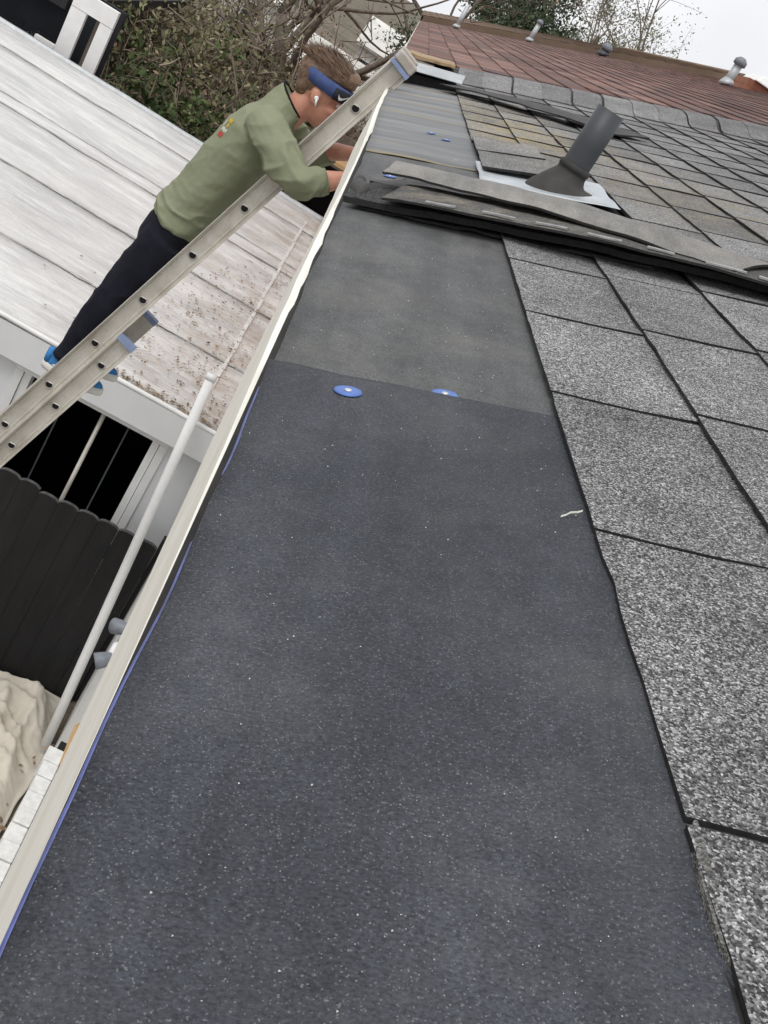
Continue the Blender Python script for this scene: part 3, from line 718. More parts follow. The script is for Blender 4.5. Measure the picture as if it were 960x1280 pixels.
for k in range(15):      # short pale strips standing in for the gutter's bright reflections, along the low side
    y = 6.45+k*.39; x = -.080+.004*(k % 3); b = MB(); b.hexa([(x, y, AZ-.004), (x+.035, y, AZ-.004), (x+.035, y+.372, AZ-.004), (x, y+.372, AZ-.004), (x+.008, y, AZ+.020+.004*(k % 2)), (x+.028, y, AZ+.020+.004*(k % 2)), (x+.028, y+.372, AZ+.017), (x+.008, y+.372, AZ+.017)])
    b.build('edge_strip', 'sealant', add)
# far edge trim
b = MB(); n_ = 50; rings = []
for k in range(n_+1):
    x = AX0+(AX1-AX0)*k/n_; j = .008*noise.noise(Vector((x*3, 2, 0)))
    rings.append([(x, AY1-.02, az(x)-.1), (x, AY1+.05, az(x)-.1), (x, AY1+.05, az(x)+.03+j), (x, AY1-.02, az(x)+.035+j)])
b.ring_loft(rings); b.build('far_trim', 'vent_metal', add, True)
# front wall with a dark opening
WY = AY0+.06; oz0, oz1, ox0, ox1 = -4.25, AZ-.26, -1.02, -.215
boxo('wall', 'grey_white', add, ox1+.10, .195, WY, WY+.12, GZ-.1, AZ-.204)
boxo('wall', 'grey_white', add, AX0, ox0-.10, WY, WY+.12, GZ-.1, AZ-.204)
boxo('side_wall', 'grey_white', add, AX0, AX0+.12, WY+.125, AY1-.05, GZ-.1, AZ-.204)
boxo('back_wall', 'grey_white', add, AX0+.13, .19, AY1-.17, AY1-.05, GZ-.1, AZ-.204)
boxo('head_frame', 'white_paint', add, ox0-.10, ox1+.10, WY-.012, WY+.11, oz1, AZ-.206)
for i, (xa, xb, d) in enumerate([(ox1, ox1+.045, .004), (ox1+.049, ox1+.10, -.012), (ox0-.10, ox0-.05, -.012), (ox0-.046, ox0, .004)]):
    boxo('jamb', 'white_paint', add, xa, xb, WY+d, WY+.11, GZ, oz1-.002)
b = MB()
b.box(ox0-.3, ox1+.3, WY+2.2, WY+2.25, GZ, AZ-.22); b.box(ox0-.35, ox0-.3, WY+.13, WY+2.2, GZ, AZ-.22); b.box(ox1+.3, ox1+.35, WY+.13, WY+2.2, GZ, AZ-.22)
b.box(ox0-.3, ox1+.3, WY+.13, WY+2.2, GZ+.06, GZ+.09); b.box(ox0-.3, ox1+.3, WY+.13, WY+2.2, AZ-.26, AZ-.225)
b.build('interior', 'dark_room', add)  # near-black walls put the room's unlit gloom into their colour
b = MB(); b.tube([(-.55, WY+.05, GZ), (-.55, WY+.05, oz1)], .014, 10); b.build('post', 'alu', add, True)
for xx in (-.83, -.40):
    b = MB(); b.tube([(xx, WY+.35, GZ), (xx, WY+.35, oz1-.1)], .006, 8); b.build('inner_bar', 'lamp_grey', add, True)
# leaf litter
b = MB()
for i in range(900):
    t = random.random()**1.15
    if t < .40:
        cc = random.choice([(-.2, 6.6), (-.45, 7.6), (-.05, 7.2), (-.6, 6.5), (-.1, 8.3), (-.35, 8.9), (0, 6.1), (.05, 9.4)]); x = random.gauss(cc[0], .10); y = random.gauss(cc[1], .22)
    elif t < .75: x = random.uniform(-.9, .10); y = AY0+abs(random.gauss(.03, .06))
    else: x = random.gauss(-.45, .35); y = random.uniform(6.0, 8.5)
    if x > .1 or x < -3: continue
    s_ = random.uniform(.006, .020); a = random.random()*6.28; z = az(x)+.016
    if y < AY0+.01: continue
    p = [(math.cos(a), math.sin(a)), (-.5*math.sin(a), .5*math.cos(a)), (-math.cos(a), -math.sin(a)), (.5*math.sin(a), -.5*math.cos(a))]
    b.quad(*[(x+q[0]*s_, y+q[1]*s_, z+random.uniform(0, .012)) for q in p])
o = b.build('leaf_litter', 'debris'); tag(o, 'brown leaf litter along the low edge of the white roof', 'leaf litter', kind='stuff')

# pole leaning past the roof edge
b = MB(); p0, p1 = Vector((.103, 5.02, GZ)), Vector((-.088, 5.80, -1.975))
b.tube([p0+(p1-p0)*t for t in (0, .3, .6, 1)], .030, 14)
pole = empty('pole', tuple(p0), 'long white round pole standing in front of the black fence', 'pole')
b.build('tube', 'white_paint', pole, True)
b = MB(); b.tube([p1-(p1-p0)*.012, p1+(p1-p0)*.004], .033, 14); b.build('end_cap', 'white_plastic', pole, True)

# black dog-eared fence
FY = 5.56
fence = empty('fence', (-1, FY, GZ), 'black stained picket fence with scalloped tops below the white building', 'fence')
pk = .128; nP = 19
for i in range(nP):
    x0 = .12-(i+1)*pk; b = MB(); x1 = x0+pk-.0015; zt = -3.045+random.uniform(-.012, .012); yo = random.uniform(-.004, .004)
    n_ = 8; top = [(x0+(x1-x0)*k/n_, zt-.018*abs(2*k/n_-1)**3) for k in range(n_+1)]
    outl = [(x0, GZ)]+[(x1, GZ)]+[(a, z) for a, z in reversed(top)]
    k0 = len(outl)
    b.v = [(a, FY+yo, z) for a, z in outl]+[(a, FY+.02+yo, z) for a, z in outl]
    b.f = [tuple(range(k0)), tuple(reversed(range(k0, 2*k0)))]+[(q, k0+q, k0+(q+1) % k0, (q+1) % k0) for q in range(k0)]
    p = b.build('picket', 'black_wood', fence)
    b = MB(); b.ring_loft([[(a, FY+yo-.001, z-.004), (a, FY+yo-.001, z+.002), (a, FY+yo+.021, z+.002), (a, FY+yo+.021, z-.004)] for a, z in top]); b.build('worn_tip', 'tip_wood', p)
for z in (-3.3, -4.1): boxo('rail', 'black_wood', fence, -2.35, .12, FY+.026, FY+.066, z, z+.09)
# short end panel between the fence and the house
sp = empty('side_fence', (.16, FY, GZ), 'narrow black fence panel between the fence and the house wall', 'fence')
boxo('board', 'black_wood', sp, .125, .152, FY+.10, FY+.12, GZ, -3.10)
boxo('post', 'black_wood', sp, .122, .151, FY+.03, FY+.095, GZ, -2.99)

# crumpled canvas
b = MB(); nx, ny = 170, 140
def cz_(x, y):
    e = min(1, max(0, (.10-x)*5))*min(1, max(0, (y-4.02)*3.0))*min(1, max(0, (5.5-y)*5))*min(1, max(0, (x+1.9)*4))
    f1 = 1-abs(noise.noise(Vector((x*3.1+y*.7, y*2.3, 0)))*2); f2 = 1-abs(noise.noise(Vector((x*7+.5*y, y*6, 5)))*2); f3 = 1-abs(noise.noise(Vector((x*16, y*13, 9)))*2)
    f4 = 1-abs(noise.noise(Vector((x*4+y*9, y*2-x*3, 13)))*2)
    f5 = 1-abs(noise.noise(Vector((x*22+y*9, y*6-x*8, 21)))*2)
    f6 = (1-abs(noise.noise(Vector((x*5+y*1.5, y*1.2-x*.5, 31)))*2))**2
    return GZ+.03+e*(.05+.05*f1+.02*f2+.014*f3+.045*f4+.008*f5+.07*f6)
for j in range(ny+1):
    for i in range(nx+1):
        x = -2.0+2.12*i/nx; y = 4.0+1.52*j/ny; b.v.append((x+.05*noise.noise(Vector((x*3, y*3, 2))), y+.04*noise.noise(Vector((x*3, y*3, 6))), cz_(x, y)))
for j in range(ny):
    for i in range(nx): a = j*(nx+1)+i; b.f.append((a, a+1, a+nx+2, a+nx+1))
o = b.build('canvas_drop_cloth', 'canvas', None, True); o.modifiers.new('s', 'SOLIDIFY').thickness = .006
tag(o, 'crumpled beige canvas drop cloth heaped at the foot of the black fence', 'drop cloth')
# dry leaves and scraps on the ground by the wall
b = MB()
for i in range(900):
    x = random.uniform(-1.2, .19); y = random.uniform(2.4, 5.3); s_ = random.uniform(.012, .035); a = random.random()*6.28
    if x < .02 and y > 4.1: continue
    z = GZ+.055+random.uniform(0, .02); p = [(math.cos(a), math.sin(a)), (-.5*math.sin(a), .5*math.cos(a)), (-math.cos(a), -math.sin(a)), (.5*math.sin(a), -.5*math.cos(a))]
    b.quad(*[(x+q[0]*s_, y+q[1]*s_, z+random.uniform(0, .015)) for q in p])
tag(b.build('ground_litter', 'debris'), 'dry leaf litter on the dirt beside the white wall', 'leaf litter', kind='stuff')
# twin floodlight on the wall
fl = empty('floodlight', (.155, 3.25, -2.2), 'twin-headed grey floodlight on the white wall under the eave', 'floodlight')
b = MB(); b.ring_loft([disc_ring(Vector((x, 3.28, -2.16)), Vector((1, 0, 0)), r_, 18) for x, r_ in ((.154, .05), (.10, .05), (.09, .04))]); b.build('base', 'white_paint', fl, True)
for y, z in ((3.37, -2.10), (3.20, -2.14)):
    d = Vector((-.75, .35 if y > 3.3 else -.35, -.45)).normalized(); c = Vector((.085, y, z)); b = MB()
    b.ring_loft([disc_ring(c+d*t, d, r_, 18) for t, r_ in ((-.038, .012), (-.030, .022), (.0, .030), (.030, .032), (.032, .028), (.024, .022))]); h_ = b.build('lamp_head', 'lamp_grey', fl, True)
    b = MB(); b.tube([(.10, 3.28, -2.16), tuple(c-d*.04)], .009, 8); b.build('arm', 'lamp_grey', fl, True)
v_ = boxo('wall_box', 'black', None, .115, .153, 3.54, 3.64, -3.07, -2.97); bevelled(v_, .004); tag(v_, 'small black box fixed to the white wall under the eave', 'wall box')
# bare plank end wedged under the eave
b = MB(); b.hexa([(.026, .90, -.56), (.060, .90, -.56), (.060, 1.00, -.56), (.028, .99, -.56), (.016, .85, -.47), (.060, .85, -.47), (.060, .95, -.47), (.012, .92, -.47)])
o = bevelled(b.build('wood_offcut', 'ply'), .004); tag(o, 'tan plywood offcut hanging under the eave by the white wall', 'wood offcut')

# ------------------------------------------------------------------ ladder
LD = Vector((.333, 0, .943)).normalized(); LN = Vector((.943, 0, -.333)).normalized()      # along the rail; towards the house
LB = Vector((-.077, 0, -.114))
def lp(s_, c, y): return LB + LD*s_ + LN*c + Vector((0, y, 0))
lad = empty('extension_ladder', (-1.5, 4.55, GZ), 'aluminium extension ladder leaning against the eave with a man on it', 'ladder')
def rail(s0, s1, c0, y_web, side, name, wd=.088):
    """C channel: web at y_web, flanges turned to side"""
    b = MB(); t = .003; fl_ = .028*side; h = wd/2
    prof = [(-h, 0), (-h, fl_), (-h+.004, fl_), (-h+.004, t*side), (-h+.014, t*side), (-h+.016, t*side*2), (-h+.019, t*side*2), (-h+.021, t*side), (h-.021, t*side), (h-.019, t*side*2), (h-.016, t*side*2), (h-.014, t*side), (h-.004, t*side), (h-.004, fl_), (h, fl_), (h, 0)]
    b.ring_loft([[lp(s_, c0+c, y_web+y) for c, y in prof] for s_ in (s0, s1)])
    return bevelled(b.build(name, 'alu', lad), .0012)
S_top = .235; S_bot = -3.2; B_off = .087; B_top = -1.40; B_bot = -4.53
for i, (yw, sd_) in enumerate(((4.375, -1), (4.735, 1))):
    rl = rail(S_bot, S_top, 0, yw, sd_, 'fly_rail')
    rb = rail(B_bot, B_top, B_off, yw+.012*sd_, sd_, 'base_rail', .086)
    # plastic end cap on the fly rail
    b = MB(); h = .047
    b.ring_loft([[lp(s_, c, yw+y*sd_) for c, y in ((-h, -.004), (-h, .033), (h, .033), (h, -.004))] for s_ in (S_top-.012, S_top+.022, S_top+.03)]); bevelled(b.build('end_cap', 'alu_dirty', rl), .010, 3)
    b = MB(); h = .0465
    b.ring_loft([[lp(s_, c, yw+y*sd_) for c, y in ((-h, .0), (-h, .0335), (h, .0335), (h, .0))] for s_ in (S_top-.030, S_top-.013)]); b.build('cap_sleeve', 'blue_cap', rl)
    b = MB(); h = .044
    b.ring_loft([[lp(s_, B_off+c, yw+(.012+y)*sd_) for c, y in ((-h, -.003), (-h, .031), (h, .031), (h, -.003))] for s_ in (B_top-.006, B_top+.020)]); b.build('base_cap', 'blue_cap', rb)
    b = MB(); b.ring_loft([[lp(B_bot+.02, B_off-.05, yw-.03)+Vector((q, 0, 0)) for q in (0, .001)]+[lp(B_bot+.02, B_off+.05, yw+.03)+Vector((q, 0, 0)) for q in (0, .001)]]*1+[[lp(B_bot-.02, B_off-.06, yw-.03), lp(B_bot-.02, B_off-.06, yw-.029), lp(B_bot-.02, B_off+.06, yw+.03), lp(B_bot-.02, B_off+.06, yw+.029)]]); b.build('foot', 'rubber', rb)
RUNG = .300
def rung(s_, c, ya, yb, nm):
    b = MB(); seg = 14; rings = []
    for y in (ya, yb):      # D-shaped tube
        rings.append([lp(s_, c, y)+Vector((.0165*math.cos(a), 0, min(.010, .0165*math.sin(a)))) for a in [2*math.pi*j/seg for j in range(seg)]])
    b.ring_loft(rings); o = b.build(nm, 'alu_dirty', lad, False)
    for y in (ya-.0008, yb+.0008):
        d = .0006 if y > 4.5 else -.0006; b = MB()
        rr = []
        for yy in (y, y+d): rr.append([lp(s_, c, yy)+Vector((.0145*math.cos(a), 0, min(.008, .0145*math.sin(a))-.0005)) for a in [2*math.pi*j/seg for j in range(seg)]])
        b.ring_loft(rr); b.build('hollow_shade', 'black', o)  # solid black disc paints the shade inside the open tube end
        b = MB(); rr = []
        for rad_, dy in ((.0165, 0), (.0205, 0), (.0205, -.0035), (.017, -.0045)):
            rr.append([lp(s_, c, y+dy*(1 if y < 4.5 else -1)+.001)+Vector((rad_*math.cos(a), 0, min(rad_*.62, rad_*math.sin(a)))) for a in [2*math.pi*j/seg for j in range(seg)]])
        b.ring_loft(rr, cap=False); b.build('crimp', 'alu_edge', o, True)
for k in range(11): rung(-.012-k*RUNG, 0, 4.371, 4.739, 'rung')
for k in range(10): rung(-1.56-k*RUNG, B_off, 4.359, 4.751, 'rung')

# ------------------------------------------------------------------ man on the ladder
man = empty('person', (-.62, 4.56, -1.80), 'person in green long-sleeved shirt and navy trousers leaning over the ladder to reach the eave', 'person')
def ell(c, rx, ry, seg=20, tiltx=0.0, squarish=1.0):
    """horizontal ring (x front-back, y side), tilted so that the front drops"""
    out_ = []
    for j in range(seg):
        a = 2*math.pi*j/seg; ca, sa = math.cos(a), math.sin(a)
        out_.append(Vector((c[0]+rx*ca, c[1]+ry*math.copysign(abs(sa)**squarish, sa), c[2]-tiltx*rx*ca)))
    return out_
def limb(b, pts, radii, seg=16): b.tube(pts, radii, seg)
def remesh(o, vox, smooth=2, disp=None):
    r_ = o.modifiers.new('r', 'REMESH'); r_.mode = 'VOXEL'; r_.voxel_size = vox; r_.use_smooth_shade = True
    s_ = o.modifiers.new('sm', 'SMOOTH'); s_.factor = .5; s_.iterations = smooth
    if disp:
        tx = bpy.data.textures.new('folds', 'CLOUDS'); tx.noise_scale = disp[0]; tx.noise_depth = 1
        d_ = o.modifiers.new('d', 'DISPLACE'); d_.texture = tx; d_.strength = disp[1]; d_.mid_level = .5; d_.texture_coords = 'GLOBAL'
    return o
YC = 4.565
def wrinkle(o, sc=.028, st=.009):
    tx = bpy.data.textures.new('wrinkles', 'CLOUDS'); tx.noise_scale = sc; d_ = o.modifiers.new('d2', 'DISPLACE'); d_.texture = tx; d_.strength = st; d_.texture_coords = 'GLOBAL'
def sub(o, lv=1):
    pass
def ridge(p): return (1-abs(noise.noise(p)))**3
def bake_folds(o, fn):
    bpy.context.view_layer.update(); dg = bpy.context.evaluated_depsgraph_get(); me = bpy.data.meshes.new_from_object(o.evaluated_get(dg))
    o.modifiers.clear(); o.data = me
    for v, nr in [(v, v.normal.copy()) for v in me.vertices]: v.co = v.co + nr*fn(v.co)
    for p in me.polygons: p.use_smooth = True
def shirt_folds(p):
    x, y, z = p
    arm = max(0, min(1, (abs(y-YC)-.20)/.06))
    hem = max(0, min(1, (-.72-z)/.15)); pit = max(0, 1-((x+.30)**2+(z+.46)**2)**.5/.22)
    q = Vector(((x*.8+z*.6)*5, y*4, (z*.8-x*.6)*15)); f = .013*(ridge(q)-.45)*(.40+1.0*pit)
    f += hem*.014*(ridge(Vector((x*6, y*4, z*26)))-.45)
    f += arm*.017*(ridge(Vector((x*13+y*16, y*3, z*8+3)))-.45)
    return f+.0015*noise.noise(p*45)
def trouser_folds(p):
    x, y, z = p; kn = max(0, 1-abs(z+1.36)/.16); an = max(0, min(1, (-1.52-z)/.1))
    return (.006+.007*kn+.009*an)*(ridge(Vector((x*9+2, y*9, z*8+x*3)))-.45)+.0012*noise.noise(p*40)
# body: one continuous surface (head, neck, trunk, arms with hands, legs)
b = MB()
b.ball((-.238, YC, -.135), (.100, .077, .108), 20, 14)
b.ball((-.205, YC, -.215), (.078, .060, .080), 18, 12)
b.ball((-.158, YC, -.268), (.032, .034, .028))          # chin
b.ball((-.128, YC, -.196), (.020, .014, .022)); b.ball((-.138, YC, -.172), (.012, .010, .026))   # nose
b.ball((-.140, YC, -.238), (.014, .026, .007)); b.ball((-.142, YC, -.248), (.014, .022, .007))   # lips
b.ball((-.148, YC, -.152), (.022, .055, .012))          # brow
for sd_ in (-1, 1):
    b.ball((-.245, YC+sd_*.079, -.178), (.021, .010, .034)); b.ball((-.236, YC+sd_*.079, -.203), (.012, .009, .013))
    b.ball((-.165, YC+sd_*.04, -.205), (.028, .024, .022))  # cheeks
b.tube([(-.262, YC, -.20), (-.290, YC, -.27), (-.335, YC, -.36), (-.36, YC, -.42)], [.056, .059, .066, .09], 16)
b.ring_loft([ell((-.50, YC, -1.02), .10, .15), ell((-.485, YC, -.82), .10, .14), ell((-.43, YC, -.60), .115, .16), ell((-.385, YC, -.45), .11, .17), ell((-.355, YC, -.36), .085, .15)])
armR = [(-.345, 4.39, -.375), (-.25, 4.30, -.43), (-.125, 4.205, -.455), (-.05, 4.225, -.405), (.02, 4.262, -.362), (.045, 4.275, -.347)]
armL = [(-.335, 4.74, -.375), (-.25, 4.83, -.43), (-.165, 4.87, -.44), (-.10, 4.82, -.385), (-.01, 4.765, -.338), (.02, 4.75, -.325)]
for A in (armR, armL): b.tube(A, [.05, .048, .042, .043, .032, .029], 14)
def hand(b, wr, fwd, side, upv):
    wr = Vector(wr); fwd = Vector(fwd).normalized(); upv = Vector(upv); side = Vector(side)
    side = (side-fwd*side.dot(fwd)).normalized(); upv = fwd.cross(side)*(1 if fwd.cross(side).dot(upv) > 0 else -1)
    m3 = Matrix((fwd, side, upv)).transposed()
    b.ball(wr+fwd*.052, (.052, .042, .017), 14, 9, m3)
    for k, (o_, L) in enumerate(((-.030, .072), (-.010, .080), (.010, .075), (.029, .060))):
        p = wr+fwd*.085+side*o_; q = p+fwd*L*.42+upv*.006; r_ = q+fwd*L*.22+upv*L*.28; s_ = r_+upv*L*.30-fwd*.004
        b.tube([p-fwd*.02, p, q, r_, s_], [.0095, .0095, .009, .0082, .0065], 8)
    p = wr+fwd*.03-side*.034; q = p+fwd*.032-side*.022+upv*.010; r_ = q+fwd*.022+upv*.018; b.tube([wr+fwd*.02-side*.02, p, q, r_], [.013, .0125, .010, .0075], 8)
hand(b, armR[-1], (.75, .35, .45), (0, -1, .3), (-.3, 0, 1)); hand(b, armL[-1], (.8, -.35, .4), (0, 1, .3), (-.3, 0, 1))
legR = [(-.505, 4.475, -1.00), (-.55, 4.47, -1.17), (-.605, 4.465, -1.36), (-.645, 4.465, -1.53), (-.672, 4.465, -1.70), (-.676, 4.465, -1.76)]
legL = [(-.505, 4.655, -1.00), (-.54, 4.66, -1.17), (-.585, 4.665, -1.36), (-.63, 4.668, -1.53), (-.66, 4.67, -1.70), (-.664, 4.67, -1.755)]
for A in (legR, legL): b.tube(A, [.085, .075, .055, .052, .036, .036], 14)
for A in (legR, legL): b.ball((A[-1][0]+.05, A[-1][1], A[-1][2]-.012), (.10, .035, .022))
body = b.build('body', 'skin', man); remesh(body, .0065, 2)
# eyes
for sd_ in (-1, 1):
    b = MB(); b.ball((-.146, YC+sd_*.031, -.171), .011); b.build('eye', 'white_plastic', body, True)
# shirt
b = MB()
b.ring_loft([ell((-.515, YC, -.945), .122, .172, 24, .22), ell((-.505, YC, -.90), .128, .178, 24, .2), ell((-.482, YC, -.80), .124, .170, 24), ell((-.455, YC, -.70), .128, .172, 24), ell((-.425, YC, -.60), .138, .182, 24), ell((-.40, YC, -.52), .140, .192, 24), ell((-.385, YC, -.44), .132, .200, 24), ell((-.368, YC, -.37), .112, .185, 24), ell((-.350, YC, -.32), .088, .135, 24), ell((-.328, YC, -.275), .072, .088, 24, .55), ell((-.318, YC, -.255), .068, .078, 24, .7)])
shR = [(-.372, 4.425, -.365), (-.315, 4.355, -.385), (-.235, 4.285, -.43), (-.14, 4.208, -.462), (-.105, 4.206, -.448), (-.047, 4.226, -.403)]
shL = [(-.362, 4.705, -.365), (-.31, 4.775, -.385), (-.25, 4.83, -.43), (-.175, 4.872, -.445), (-.145, 4.858, -.425), (-.095, 4.818, -.383)]
for A in (shR, shL): b.tube(A, [.082, .080, .073, .064, .062, .054], 18)
shirt = b.build('shirt', 'shirt', man); remesh(shirt, .006, 6); bake_folds(shirt, shirt_folds)
# neckband and cuffs
b = MB(); rg = []
for j in range(28):
    a = 2*math.pi*j/28; rg.append((-.315+.066*math.cos(a), YC+.075*math.sin(a), -.252-.7*.066*math.cos(a)))
b.tube(rg+[rg[0]], .0038, 6, False); b.build('neckband', 'trouser', shirt, True)
for A in (shR, shL):
    p, q = Vector(A[-1]), Vector(A[-2]); d = (p-q).normalized(); b = MB(); b.ring_loft([disc_ring(p+d*t, d, r_, 20) for t, r_ in ((-.03, .054), (.004, .052), (.006, .046))]); b.build('cuff', 'shirt', shirt, True)
# print on the back of the shirt
from mathutils.bvhtree import BVHTree
bv = BVHTree.FromPolygons([v.co for v in shirt.data.vertices], [p.vertices for p in shirt.data.polygons])
for (ya, yb, za, zb, mt) in ((-.135, -.100, -.440, -.424, 'yellow_print'), (-.128, -.112, -.462, -.444, 'yellow_print'), (-.140, -.085, -.484, -.468, 'pale_print'), (-.132, -.095, -.510, -.490, 'red_print'), (-.090, -.070, -.470, -.440, 'pale_print')):
    b = MB(); n_ = 6; ok = True
    for i in range(n_+1):
        for j in range(n_+1):
            y = YC+ya+(yb-ya)*i/n_; z = za+(zb-za)*j/n_+.004*math.sin(i*2.2)
            hit = bv.ray_cast(Vector((-1.0, y, z)), Vector((1, 0, 0)))
            if hit[0] is None: ok = False; break
            b.v.append(hit[0]+hit[1]*.0015)
    if ok and len(b.v) == (n_+1)**2:
        for i in range(n_):
            for j in range(n_): k = i*(n_+1)+j; b.f.append((k, k+1, k+n_+2, k+n_+1))
        b.build('back_print', mt, shirt, True)
# trousers
b = MB()
b.ring_loft([ell((-.50, YC, -.87), .104, .155, 22, .15), ell((-.515, YC, -.95), .116, .166, 22), ell((-.525, YC, -1.03), .120, .172, 22), ell((-.53, YC, -1.10), .10, .165, 22)])
for A, e in ((legR, 0), (legL, 0)):
    b.tube(A[:-1]+[(A[-1][0]-.002, A[-1][1], A[-1][2]+.035)], [.108, .102, .080, .073, .060, .057], 18)
tr = b.build('trousers', 'trouser', man); remesh(tr, .007, 5); bake_folds(tr, trouser_folds)
# shoes and socks
for A, zz in ((legR, -1.800), (legL, -1.797)):
    ax, ay = A[-1][0], A[-1][1]; xh, xt = ax-.085, ax+.205
    b = MB(); b.tube([(ax, ay, A[-1][2]+.045), (ax+.004, ay, A[-1][2]-.01)], [.040, .044], 14); b.build('sock', 'shoe_dark', man, True)
    def sole(z, grow=0):
        pts = []
        for j in range(28):
            a = 2*math.pi*j/28; ca, sa = math.cos(a), math.sin(a)
            xx = (xh+xt)/2+(xt-xh)/2*ca*(1+grow); t = (xx-xh)/(xt-xh)
            hw = (.036+.012*math.sin(math.pi*min(1, t*1.1)))*(1+grow)
            pts.append(Vector((xx, ay+hw*math.copysign(abs(sa)**.8, sa), z+.022*max(0, t-.72)+.006*max(0, .2-t))))
        return pts
    root = MB(); root.ring_loft([sole(zz-.002), sole(zz+.012, .03), sole(zz+.030, .02), sole(zz+.034, -.03)])
    b = MB(); rings = []
    for k in range(9):
        t = k/8; s0 = sole(zz+.032, -.03); c = Vector((ax, ay, zz+.10)); topc = []
        for p in s0:
            tt = (p.x-xh)/(xt-xh); hmax = .078 if tt < .45 else .078-.046*min(1, (tt-.45)/.45)
            sh_ = math.sqrt(max(0, 1-(t*.93)**2)); ctr = Vector((ax+.02+(p.x-ax-.02)*.55, ay, 0))
            topc.append(Vector((ctr.x+(p.x-ctr.x)*sh_, ay+(p.y-ay)*sh_, p.z+hmax*t)))
        rings.append(topc)
    b.ring_loft(rings); sh = b.build('shoe', 'shoe_blue', man, True)
    root.build('sole', 'white_rubber', sh, True)
    b = MB(); b.ring_loft([ell((xh+.018, ay, zz+z), r_, r_*1.2, 14) for z, r_ in ((.035, .020), (.07, .021), (.10, .018))]); b.build('heel_tab', 'shoe_blue', sh, True)
    b = MB(); b.tube([(xh+.05, ay-.043, zz+.045), (xh+.09, ay-.045, zz+.055), (xh+.15, ay-.040, zz+.062)], [.004, .007, .004], 6); b.build('side_stripe', 'white_rubber', sh, True)
# hair
b = MB(); b.ball((-.268, YC, -.118), (.088, .0825, .098), 18, 12)
b.ball((-.232, YC, -.072), (.118, .085, .055), 18, 10); b.ball((-.30, YC, -.095), (.062, .074, .052)); b.ball((-.165, YC, -.060), (.055, .066, .038)); b.ball((-.302, YC, -.175), (.042, .064, .05))
hr = MB(); hr.v, hr.f = b.v, b.f
hair = hr.build('hair', 'hair', man); remesh(hair, .006, 3, (.040, .012))
bo = hair.modifiers.new('cut', 'BOOLEAN'); bo.operation = 'DIFFERENCE'; bo.solver = 'FAST'
# the face side is left free of hair by a cutter kept inside the head's own volume
hair.modifiers.remove(bo)
b = MB(); rs = random.Random(3)
for i in range(2200):
    a = rs.uniform(0, 6.28); e = rs.uniform(.05, 1.5)
    d = Vector((math.cos(a)*math.cos(e)*.117, math.sin(a)*math.cos(e)*.085, math.sin(e)*.056))
    p = Vector((-.232, YC, -.074))+d; nrm = Vector((d.x/.0140, d.y/.0073, d.z/.0031)).normalized()
    flow = (Vector((-.75, rs.uniform(-.25, .25), .30))+nrm*.22).normalized(); L = rs.uniform(.025, .06)
    s_ = flow.cross(nrm); s_ = (s_.normalized() if s_.length > .01 else Vector((0, 1, 0)))*.0011
    q = p+flow*L*.5+nrm*.004; r_ = p+flow*L
    k = len(b.v); b.v += [p-s_, p+s_, q+s_, q-s_, r_]; b.f += [(k, k+1, k+2, k+3), (k+3, k+2, k+4)]
b.build('hair_strands', 'hair', hair)
# headband with a white swoosh, ear bud
b = MB(); rings_o = []; seg = 40
for j in range(seg+1):
    a = 2*math.pi*j/seg; fr_ = (1+math.cos(a))/2
    zt = -.098-.004*fr_+.012*(1-fr_); zb = zt-.042-.016*fr_-.008*(1-fr_); cx = -.234
    for z, r_ in ((zb, 1.0), ((zt+zb)/2, 1.035), (zt, 1.02), (zt, .95), (zb, .95)):
        b.v.append((cx+.114*r_*math.cos(a), YC+.090*r_*math.sin(a), z))
for j in range(seg):
    for q in range(5): k = j*5; b.f.append((k+q, k+5+q, k+5+(q+1) % 5, k+(q+1) % 5))
band = b.build('headband', 'band', man, True)
b = MB(); n_ = 14
for j in range(n_+1):
    a = -1.15+2.3*j/n_; z0 = -.103-.055; z1 = -.108
    for r_, z in ((1.055, z0+.003), (1.065, z1)): b.v.append((-.234+.114*r_*math.cos(a), YC+.090*r_*math.sin(a), z))
for j in range(n_): k = j*2; b.f.append((k, k+2, k+3, k+1))
o = b.build('band_front', 'band_dark', band, True); sl_ = o.modifiers.new('s', 'SOLIDIFY'); sl_.thickness = .003
b = MB(); sw = [(-.98, -.128, .0015), (-.94, -.137, .005), (-.88, -.142, .0058), (-.78, -.139, .004), (-.66, -.132, .0025), (-.52, -.122, .0008)]
for a, z, h in sw:
    for s_ in (-1, 1): b.v.append((-.234+.114*1.09*math.cos(a), YC+.090*1.09*math.sin(a), z+s_*h))
for j in range(len(sw)-1): k = j*2; b.f.append((k, k+2, k+3, k+1))
o = b.build('logo', 'white_plastic', band); o.modifiers.new('s', 'SOLIDIFY').thickness = .0015
eb = empty('ear_bud', (-.236, YC-.09, -.185), 'white wireless ear bud in the ear of the person', 'ear bud')
b = MB(); b.ball((-.236, YC-.092, -.185), (.010, .009, .010)); b.tube([(-.234, YC-.098, -.186), (-.226, YC-.099, -.212)], [.0048, .0042], 10); b.build('shell', 'white_plastic', eb, True)

